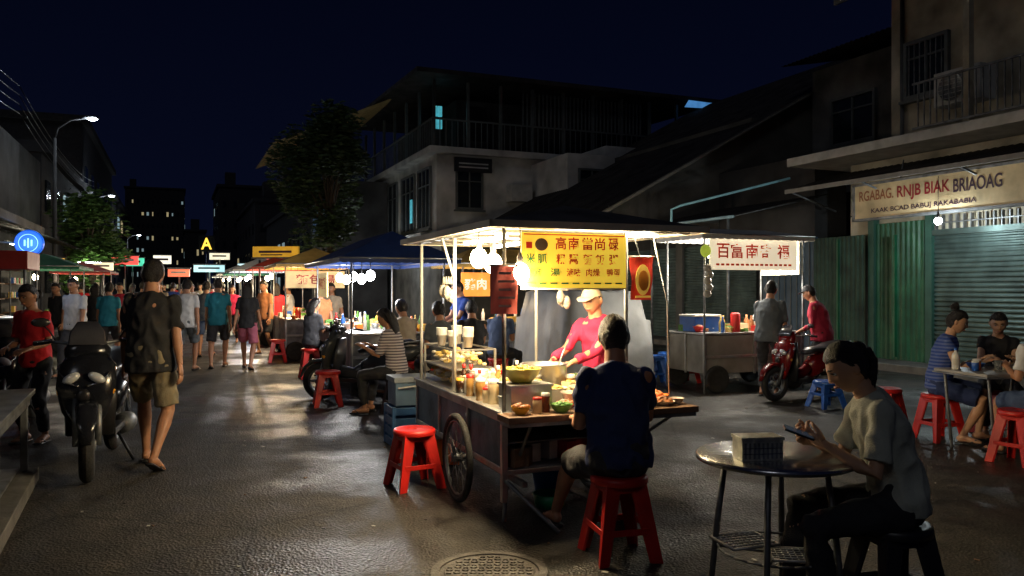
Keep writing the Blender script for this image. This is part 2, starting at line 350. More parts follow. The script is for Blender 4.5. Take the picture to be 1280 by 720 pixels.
# ---------------------------------------------------------------- ground
def asphalt():
    m=M('asphalt',(.05,.05,.05),.6); nt=m.node_tree; b=nt.nodes['Principled BSDF']; L=nt.links
    for n in list(nt.nodes):
        if n.type not in('BSDF_PRINCIPLED','OUTPUT_MATERIAL'): nt.nodes.remove(n)
    tc=nt.nodes.new('ShaderNodeTexCoord')
    def N(sc_,d=5,rough=.6):
        n=nt.nodes.new('ShaderNodeTexNoise'); n.inputs['Scale'].default_value=sc_; n.inputs['Detail'].default_value=d; n.inputs['Roughness'].default_value=rough; L.new(tc.outputs['Object'],n.inputs['Vector']); return n
    def ramp(src,a,ca,b_,cb):
        r=nt.nodes.new('ShaderNodeValToRGB'); L.new(src,r.inputs[0]); r.color_ramp.elements[0].position=a; r.color_ramp.elements[1].position=b_; r.color_ramp.elements[0].color=ca+(1,); r.color_ramp.elements[1].color=cb+(1,); return r
    def mul(x,y):
        u=nt.nodes.new('ShaderNodeMix'); u.data_type='RGBA'; u.blend_type='MULTIPLY'; u.inputs[0].default_value=1; L.new(x,u.inputs[6]); L.new(y,u.inputs[7]); return u.outputs[2]
    big=N(.5,6); mid=N(4,6,.7); fine=N(75,3,.7); vo=nt.nodes.new('ShaderNodeTexVoronoi'); vo.inputs['Scale'].default_value=62; L.new(tc.outputs['Object'],vo.inputs['Vector'])
    crk=nt.nodes.new('ShaderNodeTexVoronoi'); crk.feature='DISTANCE_TO_EDGE'; crk.inputs['Scale'].default_value=.55
    mp=nt.nodes.new('ShaderNodeMix'); mp.data_type='VECTOR'; mp.inputs[0].default_value=.12; L.new(tc.outputs['Object'],mp.inputs[4]); L.new(mid.outputs['Color'],mp.inputs[5]); L.new(mp.outputs[1],crk.inputs['Vector'])
    c=mul(ramp(big.outputs['Fac'],.36,(.018,.018,.019),.64,(.040,.038,.035)).outputs[0],ramp(mid.outputs['Fac'],.35,(.5,.5,.5),.68,(1.3,1.26,1.2)).outputs[0])
    c=mul(c,ramp(fine.outputs['Fac'],.38,(.35,.35,.35),.68,(2.3,2.2,2.1)).outputs[0])
    c=mul(c,ramp(crk.outputs['Distance'],.0,(.35,.35,.35),.012,(1,1,1)).outputs[0])
    L.new(c,b.inputs['Base Color']); b.inputs['Specular IOR Level'].default_value=.32
    L.new(ramp(big.outputs['Fac'],.42,(.30,.30,.30),.54,(.72,.72,.72)).outputs[0],b.inputs['Roughness'])
    ad=nt.nodes.new('ShaderNodeMath'); ad.operation='ADD'; L.new(vo.outputs['Distance'],ad.inputs[0]); L.new(mid.outputs['Fac'],ad.inputs[1])
    bm=nt.nodes.new('ShaderNodeBump'); bm.inputs['Strength'].default_value=.5; bm.inputs['Distance'].default_value=.012; L.new(ad.outputs[0],bm.inputs['Height']); L.new(bm.outputs[0],b.inputs['Normal'])
    return m
g=MB(); g.quad((-500,-60,0),(500,-60,0),(500,900,0),(-500,900,0),asphalt()); g.make('road')
TH=math.atan(.42); ST=Matrix.Rotation(TH,4,'Z')
def F(p,q,z=0): return ST@V((p,q,z))
conc=M('concrete',(.075,.072,.066),.85,0,.3,3,.4,25,grime=.2)
g=MB()
for k in range(30): g.bb(12.0,14.6,-2+k*1.2,-2+k*1.2+1.194,0,.13,conc)
g.bb(11.84,11.99,-2,34,0,.125,M('kerb',(.11,.105,.095),.8,0,.3,4,.3,20)); g.make('pavement',rz=TH)
g=MB()
for k in range(40): g.bb(-4.5,-3.0,4+k*1.2,4+k*1.2+1.194,0,.12,conc)
g.bb(-2.99,-2.86,4,52,0,.115,_mc['kerb']); g.make('pavement',rz=TH)
g=MB(); iron=M('cast_iron',(.09,.085,.08),.55,.3,.4,12,.4,60)
g.lathe((0,0,0),[(.0,.008),(.235,.008),(.24,.004),(.262,.004),(.265,.010),(.31,.010),(.315,.001)],iron,40,smooth=False)
for i in range(-5,6):
    for j in range(-5,6):
        if i*i+j*j<28: g.box((i*.042,j*.042,.011),(.026,.026,.007),iron,rz=.78 if (i+j)%2 else 0)
g.make('manhole_cover',(-.12,4.22,0))
g=MB(); lit=M('paper_litter',(.45,.44,.4),.8)
for k in range(90):
    x=random.uniform(-3.2,4); y=random.uniform(3.6,13); s_=random.uniform(.005,.018); g.box((x,y,.006),(s_*2,s_,.004),random.choice((lit,lit,blackp,wood)),rz=random.uniform(0,3),rx=random.uniform(-.2,.2))
g.make('paper_litter')
# ---------------------------------------------------------------- right hand shops
wallc=M('cream_wall',(.44,.39,.29),.85,0,.25,1.5,.2,15,grime=.3); wallg=M('grey_wall',(.13,.13,.125),.9,0,.3,1.2,.2,12,grime=.3); wallw=M('white_wall',(.52,.52,.50),.85,0,.2,1.2,.2,12,grime=.25); walld=M('dark_wall',(.04,.04,.042),.9,0,.3,1.2,.2,12,grime=.3)
roofm=M('rusted_roof',(.045,.04,.037),.7,.3,.4,2,.3,18,grime=.3); shut=M('roller_shutter',(.06,.095,.088),.45,.5,.25,2.5,.15,30,grime=.25); green=M('green_door_paint',(.006,.085,.035),.5,0,.25,3,.15,25,grime=.25); bld=M('blue_door_paint',(.03,.07,.12),.5,0,.2,3)
dark=M('dark_recess',(.01,.01,.012),.9); frame_=M('window_frame',(.09,.10,.10),.5)
def roller(g,p,q0,q1,z0,z1,mat): g.corr((p,q1,z0),(0,0,z1-z0),(0,q0-q1,0),int((z1-z0)/.085),-.018,mat)
def vcorr(g,p,q0,q1,z0,z1,mat,step=.11): g.corr((p,q0,z0),(0,q1-q0,0),(0,0,z1-z0),int(abs(q1-q0)/step),.025,mat)
def win(g,axis,c,w,h,mat=glassd,n=2,bars=False,fr=frame_):
    x,y,z=c
    def bx(du,dz,su,sz,t,off,m):
        if axis=='p': g.box((x-off,y+du,z+dz),(t,su,sz),m)
        else: g.box((x+du,y-off,z+dz),(su,t,sz),m)
    bx(0,0,w,h,.03,.02,mat)
    for sg in(-1,1): bx(sg*(w/2+.03),0,.07,h+.12,.10,.04,fr); bx(0,sg*(h/2+.03),w,.07,.10,.04,fr)
    for i in range(1,n): bx(-w/2+w*i/n,0,.045,h,.05,.045,fr)
    bx(0,h*.22,w,.035,.04,.05,fr); bx(0,-h/2-.11,w+.25,.06,.16,.07,fr)
    if bars:
        for i in range(int(w/.12)): bx(-w/2+.06+i*.12,0,.014,h,.014,.09,steeld)
P=12.63
g=MB()
g.bb(P+.1,P+4,4,12.4,.0,4.0,wallc)
roller(g,P+.03,3.5,6.9,.13,2.45,shut); roller(g,P+.03,7.05,10.4,.13,2.45,shut)
for q in(3.42,6.97,10.45,11.75): g.bb(P-.05,P+.1,q-.07,q+.07,.13,2.9,M('dark_green_post',(.02,.07,.05),.6))
g.bb(P-.04,P+.1,3.4,10.4,2.45,2.55,shut)
for i in range(24): g.bb(P-.02,P+.05,7.1+i*.14,7.12+i*.14,2.55,2.8,steeld)
g.bb(P-.02,P+.05,7.05,10.4,2.66,2.68,steeld)
vcorr(g,P+.02,10.52,11.68,.13,2.75,green); vcorr(g,P-.12,11.82,13.2,.13,2.55,M('dark_green_panel',(.012,.05,.03),.6,0,.3,3,.15,25,grime=.3))
for q in(11.1,12.5): g.bb(P-.17,P-.1,q-.02,q+.02,.2,2.5,green)
g.corr((P-1.15,3.0,3.47),(0,9.9,0),(1.3,0,.42),66,.02,roofm)
g.bb(P-1.17,P-1.13,3,12.9,3.42,3.5,M('gutter_grey',(.25,.24,.22),.6))
g.bb(P-.75,P+2,3,13.3,4.05,4.22,paintw)
for q in(5,7,9,11,12.8): g.tube([(P-1.1,q,3.45),(P+.1,q,3.1)],.02,steeld,6)
U=13.3
g.bb(U,U+5,2,11.9,4.22,7.5,wallc)
win(g,'p',(U,11.05,5.75),.85,1.0,bars=True)
win(g,'p',(U,8.4,5.5),1.0,1.9,bars=True); win(g,'p',(U,6.2,5.6),1.2,1.4)
for z in(4.35,5.15): g.bb(P-.4,P-.36,3,10.5,z,z+.035,steeld)
for i in range(60): g.bb(P-.39,P-.37,3+i*.125,3.018+i*.125,4.35,5.15,steeld)
g.corr((U-1.0,1.5,7.35),(0,10.9,0),(3.5,0,1.0),50,.03,roofm); g.bb(U-1.03,U-.98,1.5,12.4,7.22,7.38,M('fascia',(.2,.19,.17),.7))
g.bb(U-.9,U-.78,9.5,9.62,4.2,7.3,wallc); g.bb(U-.9,U-.78,5.5,5.62,4.2,7.3,wallc)
g.tube([(U-.05,11.6,7.2),(U-.05,11.6,4.2),(U-.3,11.6,4.0)],.04,wallg,8); g.tube([(P-.02,12.3,2.95),(P-.02,4,3.0)],.015,blackp,5)
g.make('cream_shophouse',rz=TH)
g=MB(); acw=M('ac_casing',(.45,.45,.43),.5)
g.bb(-.2,.2,-.45,.45,0,.6,acw); g.lathe((-.21,.1,.3),[(.0,0),(.22,0),(.24,-.02),(.25,0)],steeld,24,axis='X')
for i in range(6): g.bb(-.235,-.22,-.13,.33,.1+i*.08,.11+i*.08,acw)
g.make('air_conditioner',F(U-.5,9.9,4.75),TH,.01)
sgw=M('sign_board',(.58,.44,.24),.6,0,.2,3,em=.08,grime=.15); red=M('sign_red',(.30,.012,.02),.6,em=.02); sbl=M('sign_dark',(.05,.02,.04),.6)
g=MB(); g.bb(P-.72,P-.64,4.5,11.5,2.80,3.42,sgw); g.bb(P-.74,P-.62,4.45,11.55,2.76,2.805,steeld); g.bb(P-.74,P-.62,4.45,11.55,3.415,3.46,steeld); g.bb(P-.74,P-.62,11.5,11.56,2.76,3.46,steeld)
XX=(0,-1,0);ZZ=(0,0,1);gold=M('sign_ochre',(.35,.12,.05),.6)
g.text('RGABAG.',(P-.725,11.0,3.22),XX,ZZ,.78,.19,gold); g.text('RNJB BIAK',(P-.725,10.0,3.19),XX,ZZ,1.06,.27,red); g.text('BRIAOAG',(P-.725,8.98,3.20),XX,ZZ,.86,.25,sbl)
g.text('KAAK BCAD BABUJ RAKABABIA',(P-.725,10.05,2.92),XX,ZZ,2.5,.11,sbl)
for q in(5.5,8,10.5): g.tube([(P-.68,q,3.45),(P-.6,q,3.8)],.015,steeld,6)
g.make('shop_sign',rz=TH)
g=MB(); g.sph((0,0,0),.06,bulbC); g.lathe((0,0,.045),[(.02,0),(.025,.05),(.01,.12)],blackp,10); g.tube([(0,0,.15),(0,0,.75)],.006,blackp,5)
o=g.make('hanging_bulb',F(P-.9,9.55,2.62)); lamp((0,0,-.08),85,(.82,.96,1),.06,parent=o)
g=MB()
g.bb(P+.1,P+1,13.4,34,0,4.4,walld)
g.bb(P-.03,P+.09,13.3,14.9,.13,2.6,bld)
for i in range(8): g.bb(P-.05,P-.03,13.4+i*.19,13.42+i*.19,.2,2.5,frame_)
for k in range(5):
    q=15.2+k*3.2; roller(g,P+.03,q,q+2.9,.13,2.6,shut); g.bb(P-.05,P+.1,q+2.9,q+3.2,.13,2.9,wallg)
g.corr((P-2.4,13.0,2.95),(0,13,0),(2.5,0,.55),80,.02,roofm)
for q in(13.2,16,19,22,25.6): g.tube([(P-2.35,q,0.0),(P-2.35,q,2.93)],.03,steeld,8); g.tube([(P-2.35,q,2.93),(P,q,3.45)],.02,steeld,6)
g.tube([(P-2.38,13,2.93),(P-2.38,26,2.93)],.03,M('pale_cyan_pipe',(.3,.45,.5),.4),8)
g.make('shuttered_row',rz=TH)
g=MB(); cy=M('cyan_lit_pipe',(.25,.5,.55),.4,em=.05)  # cyan light on the pipe put into its colour and faint glow
g.tube([F(9.6,14.2,2.7),F(9.6,14.2,3.15),F(9.7,14.0,3.22),F(11.6,12.9,3.75)],.025,cy,8); g.make('drain_pipe')
g=MB(); shedw=M('shed_wall',(.075,.073,.068),.9,0,.35,1.2,.2,12)
z0=3.45; sl=4.75/8.8
g.corr((9.2,16.4,z0-.15),(0,10,0),(10,0,10*sl),60,.03,roofm)
g.add([(12.7,16.7,0),(18.6,16.7,0),(18.6,16.7,z0+9.1*sl-.15),(9.6,16.7,z0-.05),(9.6,16.7,z0-.35),(12.7,16.7,z0-.3)],[(0,1,2,3,4,5)],shedw)
g.tube([(9.2,16.45,z0-.2),(19.0,16.45,z0-.2+9.8*sl)],.05,M('barge_board',(.2,.19,.17),.7),6)
for q in(16.6,21,26): g.tube([(9.5,q,0),(9.5,q,z0)],.05,steeld,8)
g.bb(14,20,17,27,3,6.0,shedw)
g.make('pitched_shed',rz=TH)
g=MB(); g.bb(15.5,20,13.5,16.4,3.9,7.2,wallg); g.corr((14.6,12.9,7.3),(0,3.7,0),(6,0,1.2),25,.03,roofm); win(g,'p',(15.5,15,5.7),1.3,1.1); g.make('grey_house',rz=TH)
# ---------------------------------------------------------------- two-storey white building
cyl_=M('cyan_lit_window',(.10,.55,.65),.4,em=.6); 
g=MB(); a0,b0=8.4,26.8
g.bb(a0+.3,a0+9,b0+.4,b0+11,0,3.3,wallg)
g.bb(a0,a0+4.0,b0,b0+10.5,3.35,6.2,wallw); g.bb(a0+4.0,a0+10,b0+.6,b0+10.5,3.35,6.2,wallw)
g.bb(a0-.35,a0+10.3,b0-.35,b0+11,6.2,6.42,wallw)
for q,w_ in((b0+1.4,1.5),(b0+3.6,1.8),(b0+6.4,2.2),(b0+9,1.6)): win(g,'p',(a0,q,4.75),w_,2.1,n=3)
g.bb(a0-.06,a0-.04,b0+3.0,b0+3.35,4.0,4.9,M('window_cyan',(.1,.5,.6),.4,em=.55)); 
g.bb(a0-.5,a0,b0+.3,b0+10.3,3.3,3.45,wallw)
for q in [b0-.2+i*.22 for i in range(50)]: g.bb(a0-.25,a0-.23,q,q+.03,6.42,7.35,frame_)
for p in [a0-.2+i*.22 for i in range(46)]: g.bb(p,p+.03,b0-.27,b0-.25,6.42,7.35,frame_)
g.bb(a0-.27,a0-.22,b0-.3,b0+11,7.35,7.4,frame_); g.bb(a0-.3,a0+10.3,b0-.28,b0-.23,7.35,7.4,frame_)
g.bb(a0+1.2,a0+9.5,b0+1.4,b0+10,6.42,8.5,walld)
g.bb(a0+1.6,a0+2.4,b0+1.36,b0+1.41,7.0,8.3,dark)
for dx in(0,.2): 
    for dz in(7.35,7.8): g.bb(a0+.25+dx,a0+.41+dx,b0+1.28,b0+1.36,dz,dz+.38,cyl_)
for p in range(9): g.bb(a0-.2+p*1.25,a0-.1+p*1.25,b0-.2,b0-.1,6.4,8.75,frame_)
for q in range(7): g.bb(a0-.2,a0-.1,b0-.2+q*1.8,b0-.1+q*1.8,6.4,8.7,frame_)
for p in [a0+3.2+i*.16 for i in range(32)]: g.bb(p,p+.05,b0-.18,b0-.14,7.4,8.6,frame_)
g.add([(a0-1,b0-1,8.75),(a0+11.5,b0-1,8.75),(a0+11.5,b0+12,9.2),(a0-1,b0+12,9.2),(a0-1,b0-1,8.9),(a0+11.5,b0-1,8.9),(a0+11.5,b0+12,9.35),(a0-1,b0+12,9.35)],[(0,3,2,1),(4,5,6,7),(0,1,5,4),(1,2,6,5),(2,3,7,6),(3,0,4,7)],roofm)
g.add([(a0+9.6,b0-1.05,8.45),(a0+10.8,b0-1.05,8.5),(a0+11.0,b0-1.05,8.72),(a0+9.8,b0-1.05,8.74)],[(0,1,2,3)],M('blue_lit_panel',(.1,.35,.8),.4,em=.5))
g.bb(a0+3.6,a0+5.4,b0-3.0,b0,3.6,6.0,wallw); g.bb(a0+5.5,a0+7.6,b0-2.2,b0,3.5,6.5,wallw)
win(g,'q',(a0+4.5,b0-3.0,4.9),.9,1.1); win(g,'q',(a0+6.5,b0-2.2,5.3),1.1,1.2,bars=True); win(g,'q',(a0+1.2,b0,5.0),.9,1.3)
g.bb(a0+.6,a0+2.0,b0-.2,b0-.1,5.6,6.1,blackp)
for z in(5.74,5.87): g.bb(a0+.75,a0+1.85,b0-.215,b0-.205,z,z+.045,wallw)
g.bb(a0+2.6,a0+3.4,b0-.6,b0-.05,4.6,5.2,acw)
g.bb(a0-1.1,a0+8,b0-5.5,b0+.2,3.05,3.2,roofm)
g.make('two_storey_white_building',rz=TH)
fixture('facade_fill_tube',F(a0-1.2,b0+3,3.0),TH+R(90),60,(.85,.95,1))  # tube lamp added under the eave to brighten the white facade
g=MB(); g.bb(8.4,16,38.5,52,0,6.5,wallw)
for q in(41,44.5,48): win(g,'p',(8.4,q,4.6),1.8,1.6,mat=M('blue_window',(.08,.2,.4),.3,em=.2),n=3)
g.bb(7.4,8.4,38.5,52,3.2,3.4,wallw)
g.bb(5.9,8.3,33.5,38.4,0,6.0,walld); g.corr((3.3,30.8,6.9),(0,7,0),(4.6,0,2.1),26,.04,M('ochre_roof',(.48,.34,.14),.7,0,.3,3))
for q in(34.8,37.0): win(g,'p',(5.9,q,4.6),1.5,1.5,mat=_mc['blue_window'],n=3)
g.make('white_shophouse',rz=TH)
yel=M('far_window_warm',(1,.75,.4),.4,em=.32); whi=M('far_window_cool',(.6,.85,1),.4,em=.24); farw=M('far_wall',(.03,.03,.035),.9)
def block(p0,p1,q0,q1,h,name,dens=.06,face='q',cols=6):
    g=MB(); g.bb(p0,p1,q0,q1,0,h,farw); g.bb(p0-.3,p1+.3,q0-.3,q1+.3,h,h+.4,farw)
    g.bb(p0+1,p0+2.5,q0+1,q0+3,h+.4,h+2.4,farw)
    nf=max(1,int(h/3.1))
    for f in range(nf):
        for i in range(cols):
            x=p0+(p1-p0)*(i+.5)/cols; m=random.random(); mt=yel if m<dens*.5 else whi if m<dens else glassd
            g.box((x,q0-.03,f*3.1+1.9),((p1-p0)/cols*random.uniform(.2,.45),.08,random.uniform(.7,1.2)),mt)
            yq=q0+(q1-q0)*(i+.5)/cols; m=random.random(); mt=yel if m<dens*.5 else whi if m<dens else glassd
            sx=p0-.03 if p0>0 else p1+.03
            g.box((sx,yq,f*3.1+1.9),(.08,(q1-q0)/cols*.4,1.2),mt)
    return g.make(name,rz=TH)
block(8.5,17,54,68,8,'apartment_block',.1); block(9,18,70,90,8,'apartment_block',.15); block(8,18,92,120,11,'apartment_block',.15); block(6,20,130,150,17,'tower_block',.15,cols=9)
block(-12,2,225,240,27,'tower_block',.2,cols=12); block(-24,-12,180,195,20,'tower_block',.2,cols=10); block(1.5,5,160,175,12,'tower_block',.2,cols=4)
block(-16,-4.6,34,50,6.5,'apartment_block',.12); block(-18,-5,52,75,11,'apartment_block',.15); block(-18,-5.5,78,110,10,'apartment_block',.2)
# ---------------------------------------------------------------- left side
g=MB()
g.bb(-9,-4.5,11,33,0,6.0,walld)
g.bb(-4.5,-3.3,12.5,16.6,3.35,3.5,paintw)
for i in range(16): g.bb(-3.34,-3.3,12.5+i*.25,12.62+i*.25,3.5,4.5,paintw)
g.bb(-3.36,-3.28,12.5,16.6,4.5,4.58,paintw)
for q in(13,17.5,22): win(g,'p',(-4.5+.0,q,5.3),1.2,1.3)
g.corr((-4.5,10.5,3.2),(0,7.5,0),(2.1,0,-.55),40,.02,roofm); g.bb(-2.42,-2.38,10.5,18,2.55,2.68,roofm)
g.corr((-4.6,18.5,3.2),(0,12,0),(1.8,0,-.45),60,.02,roofm)
for q in(13.5,19,23,27): 
    g.bb(-4.49,-4.44,q-1.3,q+1.3,.2,2.5,dark)
    for k in range(5): g.bb(-4.43,-4.1,q-1.2,q+1.2,.4+k*.4,.43+k*.4,wood)
    for k in range(30): g.box((-4.25,q+random.uniform(-1.1,1.1),.43+random.randrange(5)*.4+.08),(.1,random.uniform(.06,.16),.16),random.choice((redp,bluep,paintw,M('goods_yellow',(.6,.4,.05),.5),M('goods_green',(.05,.3,.1),.5))))
g.make('grey_shophouse',rz=TH)
g=MB(); g.corr((-5.6,9.0,5.1),(0,4.0,0),(2.75,0,-.30),20,.04,roofm); g.tube([(-5.5,9.2,4.0),(-2.9,9.2,4.75)],.03,steeld,6); g.tube([(-5.5,12.9,4.0),(-2.9,12.9,4.75)],.03,steeld,6); g.bb(-9,-5.5,5,12.95,0,7,walld); g.make('awning_house',rz=TH)
g=MB(); rk=M('kiosk_red',(.3,.02,.02),.5)
g.bb(-.7,.7,-.5,.5,0,1.05,rk); g.bb(-.75,.75,-.55,.55,1.05,1.1,steel); g.bb(-.72,.72,-.52,.52,1.75,2.0,rk)
for x in(-.68,.68):
    for y in(-.48,.48): g.tube([(x,y,1.1),(x,y,1.75)],.02,steeld,6)
g.make('red_kiosk',(-7.35,10.9,0),TH,.01)
bs=M('blue_lit_sign',(.01,.10,.55),.4,em=1.1); bs2=M('pale_lit_sign',(.3,.6,1),.4,em=1.2)
g=MB(); g.lathe((0,0,0),[(.0,-.05),(.2,-.05),(.215,-.03),(.215,.03),(.2,.05),(0,.05)],bs,32,axis='Y',smooth=False)
g.lathe((0,-.06,0),[(.135,0),(.145,0),(.145,.004),(.135,.004)],bs2,24,axis='Y',smooth=False)
for sx in(-.05,0,.05): g.box((sx,-.062,.0),(.022,.006,.10 if sx else .15),bs2)
g.tube([(-.2,0,0),(-.6,0,.02)],.02,steeld,6)
o=g.make('round_sign',(-7.85,13.0,2.23),R(15)); lamp((0,-.3,0),6,(.2,.5,1),.1,parent=o)
def slamp(loc,w,name='street_lamp'):
    g=MB(); g.tube([(0,0,0),(0,0,6.2)],[.08,.05],walld,10); g.tube([(0,0,6.2),(.1,0,6.5),(.5,0,6.75),(1.05,0,6.82)],.03,walld,8)
    g.tube([(.85,0,6.8),(1.0,0,6.85),(1.3,0,6.84),(1.38,0,6.8)],[(.07,.03),(.11,.05),(.11,.05),(.05,.03)],steeld,12,side=(0,1,0)); g.sph((1.18,0,6.79),(.15,.09,.055),M('street_lamp_glass',(1,1,1),.3,em=60,ecol=(.85,.95,1)))
    g.lathe((0,0,0),[(.16,0),(.16,.1),(.1,.3),(.09,.5)],walld,12)
    o=g.make(name,loc,0); lamp((1.18,0,6.6),w,(.8,.9,1),.12,parent=o)
slamp((-14.3,25,0),60); slamp((-24.2,46,0),180); slamp((-38.5,80,0),180)
g=MB()
for j in range(4):
    for k in range(2):
        a=F(-3.9,4+k*21,6.2+j*.25); b=F(-3.9,25+k*21,6.2+j*.25); g.tube([a.lerp(b,t/10)-V((0,0,.5*4*(t/10)*(1-t/10))) for t in range(11)],.012,blackp,5)
g.make('overhead_cables')
am=M('amber_lit',(1,.55,.06),.4,em=2.0)
g=MB(); g.text('A',(0,0,0),(1,0,0),ZZ,.6,.65,am); g.box((0,.06,0),(.9,.08,.9),blackp); g.tube([(0,.1,-.4),(0,.1,-3.5)],.05,blackp,6); g.make('lit_letter_sign',(-17.2,45,4.0))
g=MB(); g.box((0,0,0),(1.25,.1,.28),M('yellow_lit_sign',(.8,.45,.04),.4,em=.3)); g.box((0,.0,-.16),(1.3,.14,.04),steeld); g.tube([(-.5,.1,-.2),(-.5,.1,-2.3)],.03,steeld,6)
g.box((0,-.055,.0),(.9,.01,.06),sbl); g.box((-.1,-.055,-.08),(.6,.01,.03),sbl)
g.make('yellow_sign',(-6.2,21,2.45),R(-8))
for i,(x,y,z,w_,h_,c,e) in enumerate([(-15.5,32,2.6,1.0,.35,(1,.1,.08),1.2),(-12.5,33,2.3,1.2,.28,(.5,.9,1),1.0),(-13.3,26,2.2,.6,.25,(1,.8,.5),1.2),(-17.5,34,3.1,.4,.9,(.1,.5,1),1.0),(-10,24,1.95,.6,.22,(1,.2,.1),1.0),(-19,40,2.8,1.1,.4,(.1,.8,.5),.9),(-16.5,29,2.4,.5,.35,(1,.5,.1),1.3),(-13.9,38,3.0,.9,.3,(1,.85,.6),1.1),(-11.2,36,2.6,.5,.5,(1,.15,.1),1.0),(-21,48,3.2,1.0,.5,(1,.9,.7),1.2),(-17,52,2.9,1.6,.35,(.6,.9,1),1.2)]):
    g=MB(); g.box((0,0,0),(w_,.1,h_),M('lit_sign_%d'%i,c,.4,em=e)); g.box((0,.03,h_/2+.03),(w_+.06,.14,.04),steeld); g.tube([(0,.05,-h_/2),(0,.05,-z)],.03,steeld,6)
    g.box((0,-.055,.02),(w_*.7,.01,h_*.25),sbl if i%2 else paintw); g.make('lit_shop_sign',(x,y,z),R(10))
leaf=M('leaves',(.05,.085,.025),.6,0,.5,5); leaf2=M('leaves_bright',(.07,.14,.03),.6,0,.4,5); bark=M('bark',(.06,.045,.03),.9,0,.3,8,.6,25)
def tree(loc,h,cr,n,name='leafy_tree',seed=1,lm=leaf):
    rnd=random.Random(seed); g=MB()
    g.tube([(0,0,0),(.1,0,h*.3),(-.05,.1,h*.6),(.05,0,h*.85)],[.2,.16,.11,.04],bark,9)
    cl=[]
    for k in range(15):
        a=rnd.uniform(0,6.28); r=rnd.uniform(.2,1)*cr; z=h*rnd.uniform(.42,1.0); r*=math.sin(min(1,max(.25,(1.12-z/h)*2.2)))
        e=V((r*math.cos(a),r*math.sin(a),z)); cl.append((e,rnd.uniform(.3,.55)*cr)); g.tube([(0,0,z*.65),e*.5+V((0,0,z*.38)),e],[.06,.04,.015],bark,6)
    vs=[];fs=[]
    for k in range(n):
        e,rr=cl[rnd.randrange(len(cl))]
        d=V((rnd.gauss(0,1),rnd.gauss(0,1),rnd.gauss(0,.8))).normalized()*rr*rnd.random()**.4
        c=e+d; s_=rnd.uniform(.05,.11); A=Matrix.Rotation(rnd.uniform(0,6.28),3,'Z')@Matrix.Rotation(rnd.uniform(-1,1),3,'X')
        o=len(vs); vs+=[c+A@V(p)*s_ for p in((-1.6,0,0),(0,-.7,.1),(1.6,0,-.2),(0,.7,.1))]; fs.append((o,o+1,o+2,o+3))
    g.add(vs,fs,lm); return g.make(name,loc)
tree((-6.4,28.0,0),7.4,2.0,9500,seed=3); tree((-15.6,29.5,0),4.6,1.5,4500,seed=5,lm=leaf2); tree((-20,36,0),5.5,2.0,4000,seed=6)
fixture('tree_fill_tube',(-14.9,28.2,2.4),0,32,(.8,1,.55),.8)  # lamp and fitting added to light the tree's leaves green
print('T setting',time.time()-T0)
# ---------------------------------------------------------------- stools
def stool(loc,rz=0,mat=redp,h=.46,name='plastic_stool'):
    g=MB(); w=.145; b=.185
    g.lathe((0,0,0),[(.02,h-.012),(.02,h-.004),(.13,h-.004),(.148,h-.001),(.158,h-.008),(.162,h-.022),(.160,h-.045),(.150,h-.045)],mat,28)
    for k in range(4):
        A=Matrix.Rotation(math.pi/2*k,4,'Z'); g.M=A
        t0=[(w*.72,w*.72-.075),(w*.80,w*.80),(w*.72-.075,w*.72)]
        t1=[(b*.92,b*.92-.042),(b,b),(b*.92-.042,b*.92)]
        def ring(t,z,o=0): return [(x-o,y-o,z) for x,y in t]
        vs=ring(t0,h-.03)+ring(t1,0)+ring(t0,h-.03,.012)+ring(t1,0,.012)
        g.add(vs,[(0,3,4,1),(1,4,5,2),(6,7,10,9),(7,8,11,10),(0,6,9,3),(2,5,11,8),(3,9,10,4),(4,10,11,5),(0,1,7,6),(1,2,8,7)],mat)
        zb=.17; xx=w*.8+(b-w*.8)*(1-zb/h); g.box((xx-.012,0,zb),(.008,2*xx-.06,.035),mat)
        g.box((w*.80-.004,0,h-.062),(.008,w*1.45,.045),mat)
    g.M=Matrix(); return g.make(name,loc,rz,.003)
stool((.60,4.48,0),.25); stool((-.74,6.05,0),.5,h=.44)
stool((-2.35,10.2,0),.3,h=.45); stool((-4.75,16.2,0),.3); 
black_st=M('black_stool_plastic',(.02,.02,.022),.4)
stool((1.70,3.56,0),.2,black_st,.46); stool((-1.34,9.45,0),.4,black_st,.44)
stool((3.95,10.05,0),.3,bluep,.34); stool((2.25,12.5,0),.1,bluep,.45); stool((2.55,13.1,0),.4,bluep,.45); stool((2.75,12.7,0),.4,redp,.45); stool((1.7,12.2,0),.4,M('green_plastic',(.02,.3,.12),.4),.45)
stool((4.22,7.9,0),.2); stool((4.98,8.2,0),.2); stool((4.34,6.85,0),.5); stool((3.9,8.35,0),.7)
# ---------------------------------------------------------------- main food cart
CA=R(21.7); C=(-.05,5.0,0); cart=empty('food_cart',C,CA); CM=Matrix.Translation(C)@Matrix.Rotation(CA,4,'Z')
cbl=M('cart_blue_paint',(.12,.20,.28),.5,.3,.3,4,.2,30,grime=.35)
g=MB(); W,Lc=.87,2.1
g.bb(-.03,W+.03,-.03,Lc,.70,.725,steel)
for y0,y1 in((.02,.66),(.72,1.38),(1.42,2.06)): g.bb(.0,.02,y0,y1,.36,.69,cbl)
g.bb(-.012,0,.0,Lc,.655,.70,steel); g.bb(-.012,0,.0,Lc,.33,.37,steel)
for y in(0,.69,1.4,2.07): g.bb(-.014,.014,y-.018,y+.018,.33,.70,steel)
g.bb(W-.02,W,.0,Lc,.36,.69,cbl); g.bb(0,W,Lc-.02,Lc,.36,.69,cbl); g.bb(.02,W-.02,.02,Lc-.03,.35,.365,steeld)
for x in(0,W): g.bb(x-.02,x+.02,-.02,.02,.0 if x else .16,.70,steel)
g.bb(0,W,-.02,.0,.33,.36,steel); g.bb(.03,W-.03,-.0,.3,.52,.53,steeld)
